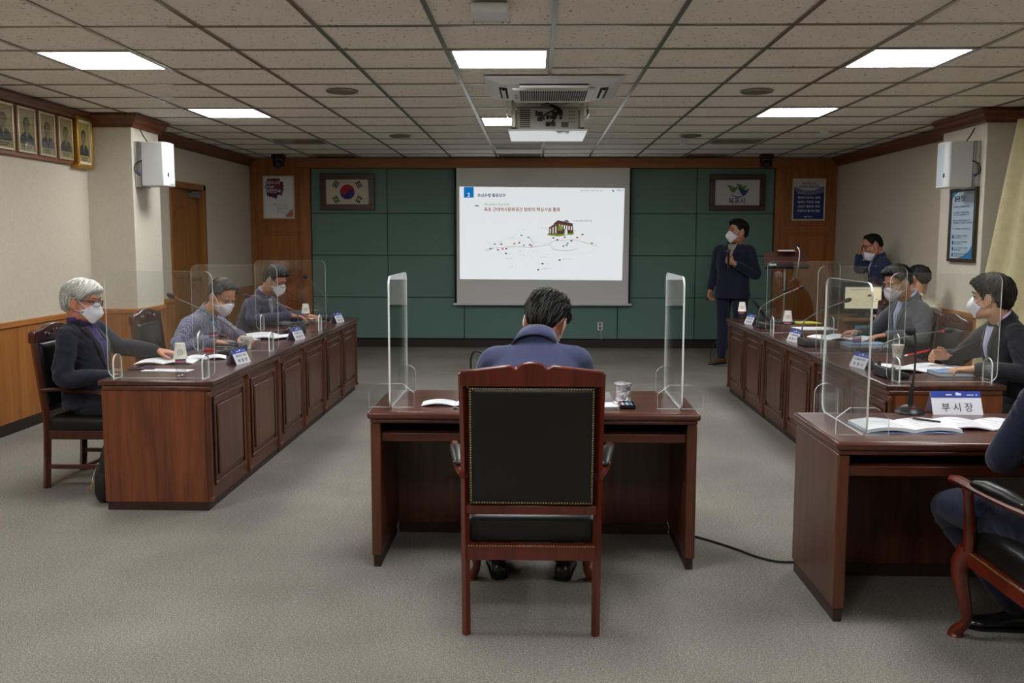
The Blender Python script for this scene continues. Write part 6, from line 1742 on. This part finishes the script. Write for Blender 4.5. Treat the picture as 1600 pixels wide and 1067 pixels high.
# man in the grey suit
B, rz = (2.74, 7.12, 0), RE
l, ld = to_local(B, rz); S = seated(B, rz)
S.update(chest=l((2.80, 7.12, .80)), neck=l((2.765, 7.10, 1.015)), head=l(pixy(1401, 443, 7.02)), headrot=(20, -20, 0), twist=6,
  ell=l((2.76, 6.84, .745)), wrl=l(pixy(1386, 524, 6.95)), elr=l((2.60, 7.38, .745)), wrr=l(pixy(1340, 518, 7.24)), hl=(ld((-1, .15, -.1)), (0, 0, -1), .5), hr=(ld((-1, .1, -.1)), (0, 0, -1), .5),
  skin='skin_tan', top='charcoal', shirt='shirt_blue', vneck=.26, mask='mask_pink', glasses='mid_grey', glow=.014, mask_low=.008, seed=8, bulk=1.04, cuff=.92,
  hair=dict(mat='hair_black', line=[(0, 36), (25, 34), (45, 28), (60, 10), (74, -8), (86, -4), (98, 10), (112, -12), (130, -34), (155, -42), (180, -44)], vol=.014, top=.012, front=.016, sweep=-.3, locks=320))
person('person', 'person in grey suit and glasses reading papers at the right counter', B, rz, S)

# man in the black suit
B, rz = (2.74, 5.42, 0), RE
l, ld = to_local(B, rz); S = seated(B, rz)
S.update(chest=l((2.70, 5.42, .78)), neck=l((2.625, 5.40, .995)), head=l(pixy(1548, 467, 5.38)), headrot=(-46, -2, 0), twist=-4,
  ell=l((2.64, 5.13, .735)), wrl=l(pixy(1521, 577, 5.20)), elr=l((2.52, 5.70, .745)), wrr=l(pixy(1478, 557, 5.52)), hl=(ld((-1, .25, -.02)), (0, 0, -1), .45), hr=(ld((-.95, -.1, .2)), ld((-.1, -.75, -.6)), .85, .9),
  skin='skin_fair', top='black_suit', shirt='shirt_lilac', vneck=.27, mask='mask_white', beak=.01, seed=9, cuff=.88, bulk=1.05,
  hair=dict(mat='hair_black', line=[(0, 24), (30, 18), (48, 12), (62, 0), (74, -14), (86, -8), (98, 4), (112, -18), (130, -40), (155, -48), (180, -50)], vol=.017, top=.012, front=.016, sweep=.25, locks=420, len=1.2))
person('person', 'person in black suit with lilac shirt holding a red pen at right', B, rz, S)

# operator seated at the side desk, back turned
B, rz = (3.40, 8.50, 0), radians(12)
l, ld = to_local(B, rz); S = seated(B, rz)
S.update(chest=(0, .02, .75), neck=(0, .04, .94), head=l(pixy(1435, 437, 8.56)), headrot=(8, -8, 0),
  elr=(.25, .16, .72), wrr=(.16, .36, .74), ell=(-.25, .16, .72), wrl=(-.16, .36, .74), hr=((0, 1, 0), (0, 0, -1), .4), hl=((0, 1, 0), (0, 0, -1), .4),
  skin='skin_tan', top='shirt_cream', shirt='shirt_cream', pants='navy_black', garment='shirt', seed=10, voxel=.007,
  hair=dict(mat='hair_black', line=[(0, 50), (25, 46), (45, 40), (60, 14), (74, -6), (86, -4), (98, 10), (112, -10), (130, -30), (155, -38), (180, -40)], vol=.010, top=.004, sweep=.25, locks=220))
person('person', 'person in cream shirt seated half hidden behind the grey suited man', B, rz, S)
t = thing('stool', 'low wooden stool under the person in the cream shirt', 'stool', (3.40, 8.46, 0))
part('seat', MB().box(-.19, .19, -.18, .18, .39, .42), 'chair_wood_dark', t, bevel=.006)
for x in (-.16, .16):
    for y in (-.15, .15): part('leg', MB().box(x - .018, x + .018, y - .018, y + .018, 0, .39), 'chair_wood_dark', t, bevel=.003)

# person cut by the right edge
B, rz = (1.81, 3.06, 0), 0.0
l, ld = to_local(B, rz); S = seated(B, rz)
S.update(pel=(0, .0, .515), chest=(.03, .06, .80), neck=(.06, .12, 1.02), head=(.08, .17, 1.17), headrot=(0, -10, 0),
  ell=l((1.615, 3.27, .69)), wrl=(.10, .50, .745), elr=(.34, .22, .74), wrr=(.24, .50, .745), hl=((.6, .8, 0), (0, 0, -1), .4), hr=((-.3, .9, 0), (0, 0, -1), .4),
  hipl=(-.09, .02, .485), knl=l((1.545, 3.50, .45)), anl=l((1.80, 3.455, .085)), ftl=(-1, .12, 0), knr=(.16, .40, .475), anr=(.14, .34, .085),
  skin='skin_tan', top='navy_dark', shirt='shirt_white', vneck=.26, mask='mask_white', seed=11, voxel=.007,
  hair=dict(mat='hair_black', locks=200))
person('person', 'person in navy suit mostly outside the right edge, sleeve and knee showing', B, rz, S)
bpy.data.scenes.remove(_ws)

# ------------------------------------------------------------------ things the people hold
t = thing('handheld_microphone', 'wireless microphone in the presenter\'s raised hand', 'microphone', (0, 0, 0))
q = pixy(1138, 402, 10.80)
part('handle', MB().tube([q + Vector((.005, 0, -.14)), q + Vector((0, 0, .0)), q + Vector((-.003, -.005, .045))], [.011, .014, .017], 12), 'black_plastic', t, smooth=60)
part('mesh_head', MB().ell(q + Vector((-.004, -.006, .07)), (.026, .026, .028)), plain('mic_mesh', rgb(84, 84, 86), .45, .6, bmp=(500, .6, .002)), t, smooth=60)
part('cable', MB().tube(catmull([q + Vector((.005, 0, -.14)), q + Vector((.01, -.03, -.4)), q + Vector((-.02, -.08, -.75)), q + Vector((-.18, -.12, -1.02)), q + Vector((-.18, -.16, -1.19)), q + Vector((-.02, -.22, -1.205)), q + Vector((.25, -.26, -1.212))], 8), .004, 6), 'black_rubber', t, smooth=60)
t = thing('remote_clicker', 'small black clicker in the presenter\'s lowered hand', 'remote', tuple(pixy(1109, 464, 11.16)))
part('body', MB().tube([(-.03, -.01, -.03), (0, -.02, 0), (.012, -.02, .02)], [.008, .010, .008], 8, round_ends=True), 'black_plastic', t, smooth=60)
part('button', MB().ell((0, -.03, 0), (.004, .003, .004), seg=8, rings=5), 'steel', t)
a = pixy(1413, 556, 5.46); pen('red pen held by the black suited man', a, pixy(1452, 547, 5.50), 'red_plastic', .0055)
a = pixy(1318, 521, 7.22); pen('dark pen in the grey suited man\'s hand', a, pixy(1342, 512, 7.26), 'black_plastic')
a = pixy(358, 528, 6.62); pen('pen held by the checked shirt man', a, pixy(337, 520, 6.58), 'black_plastic')
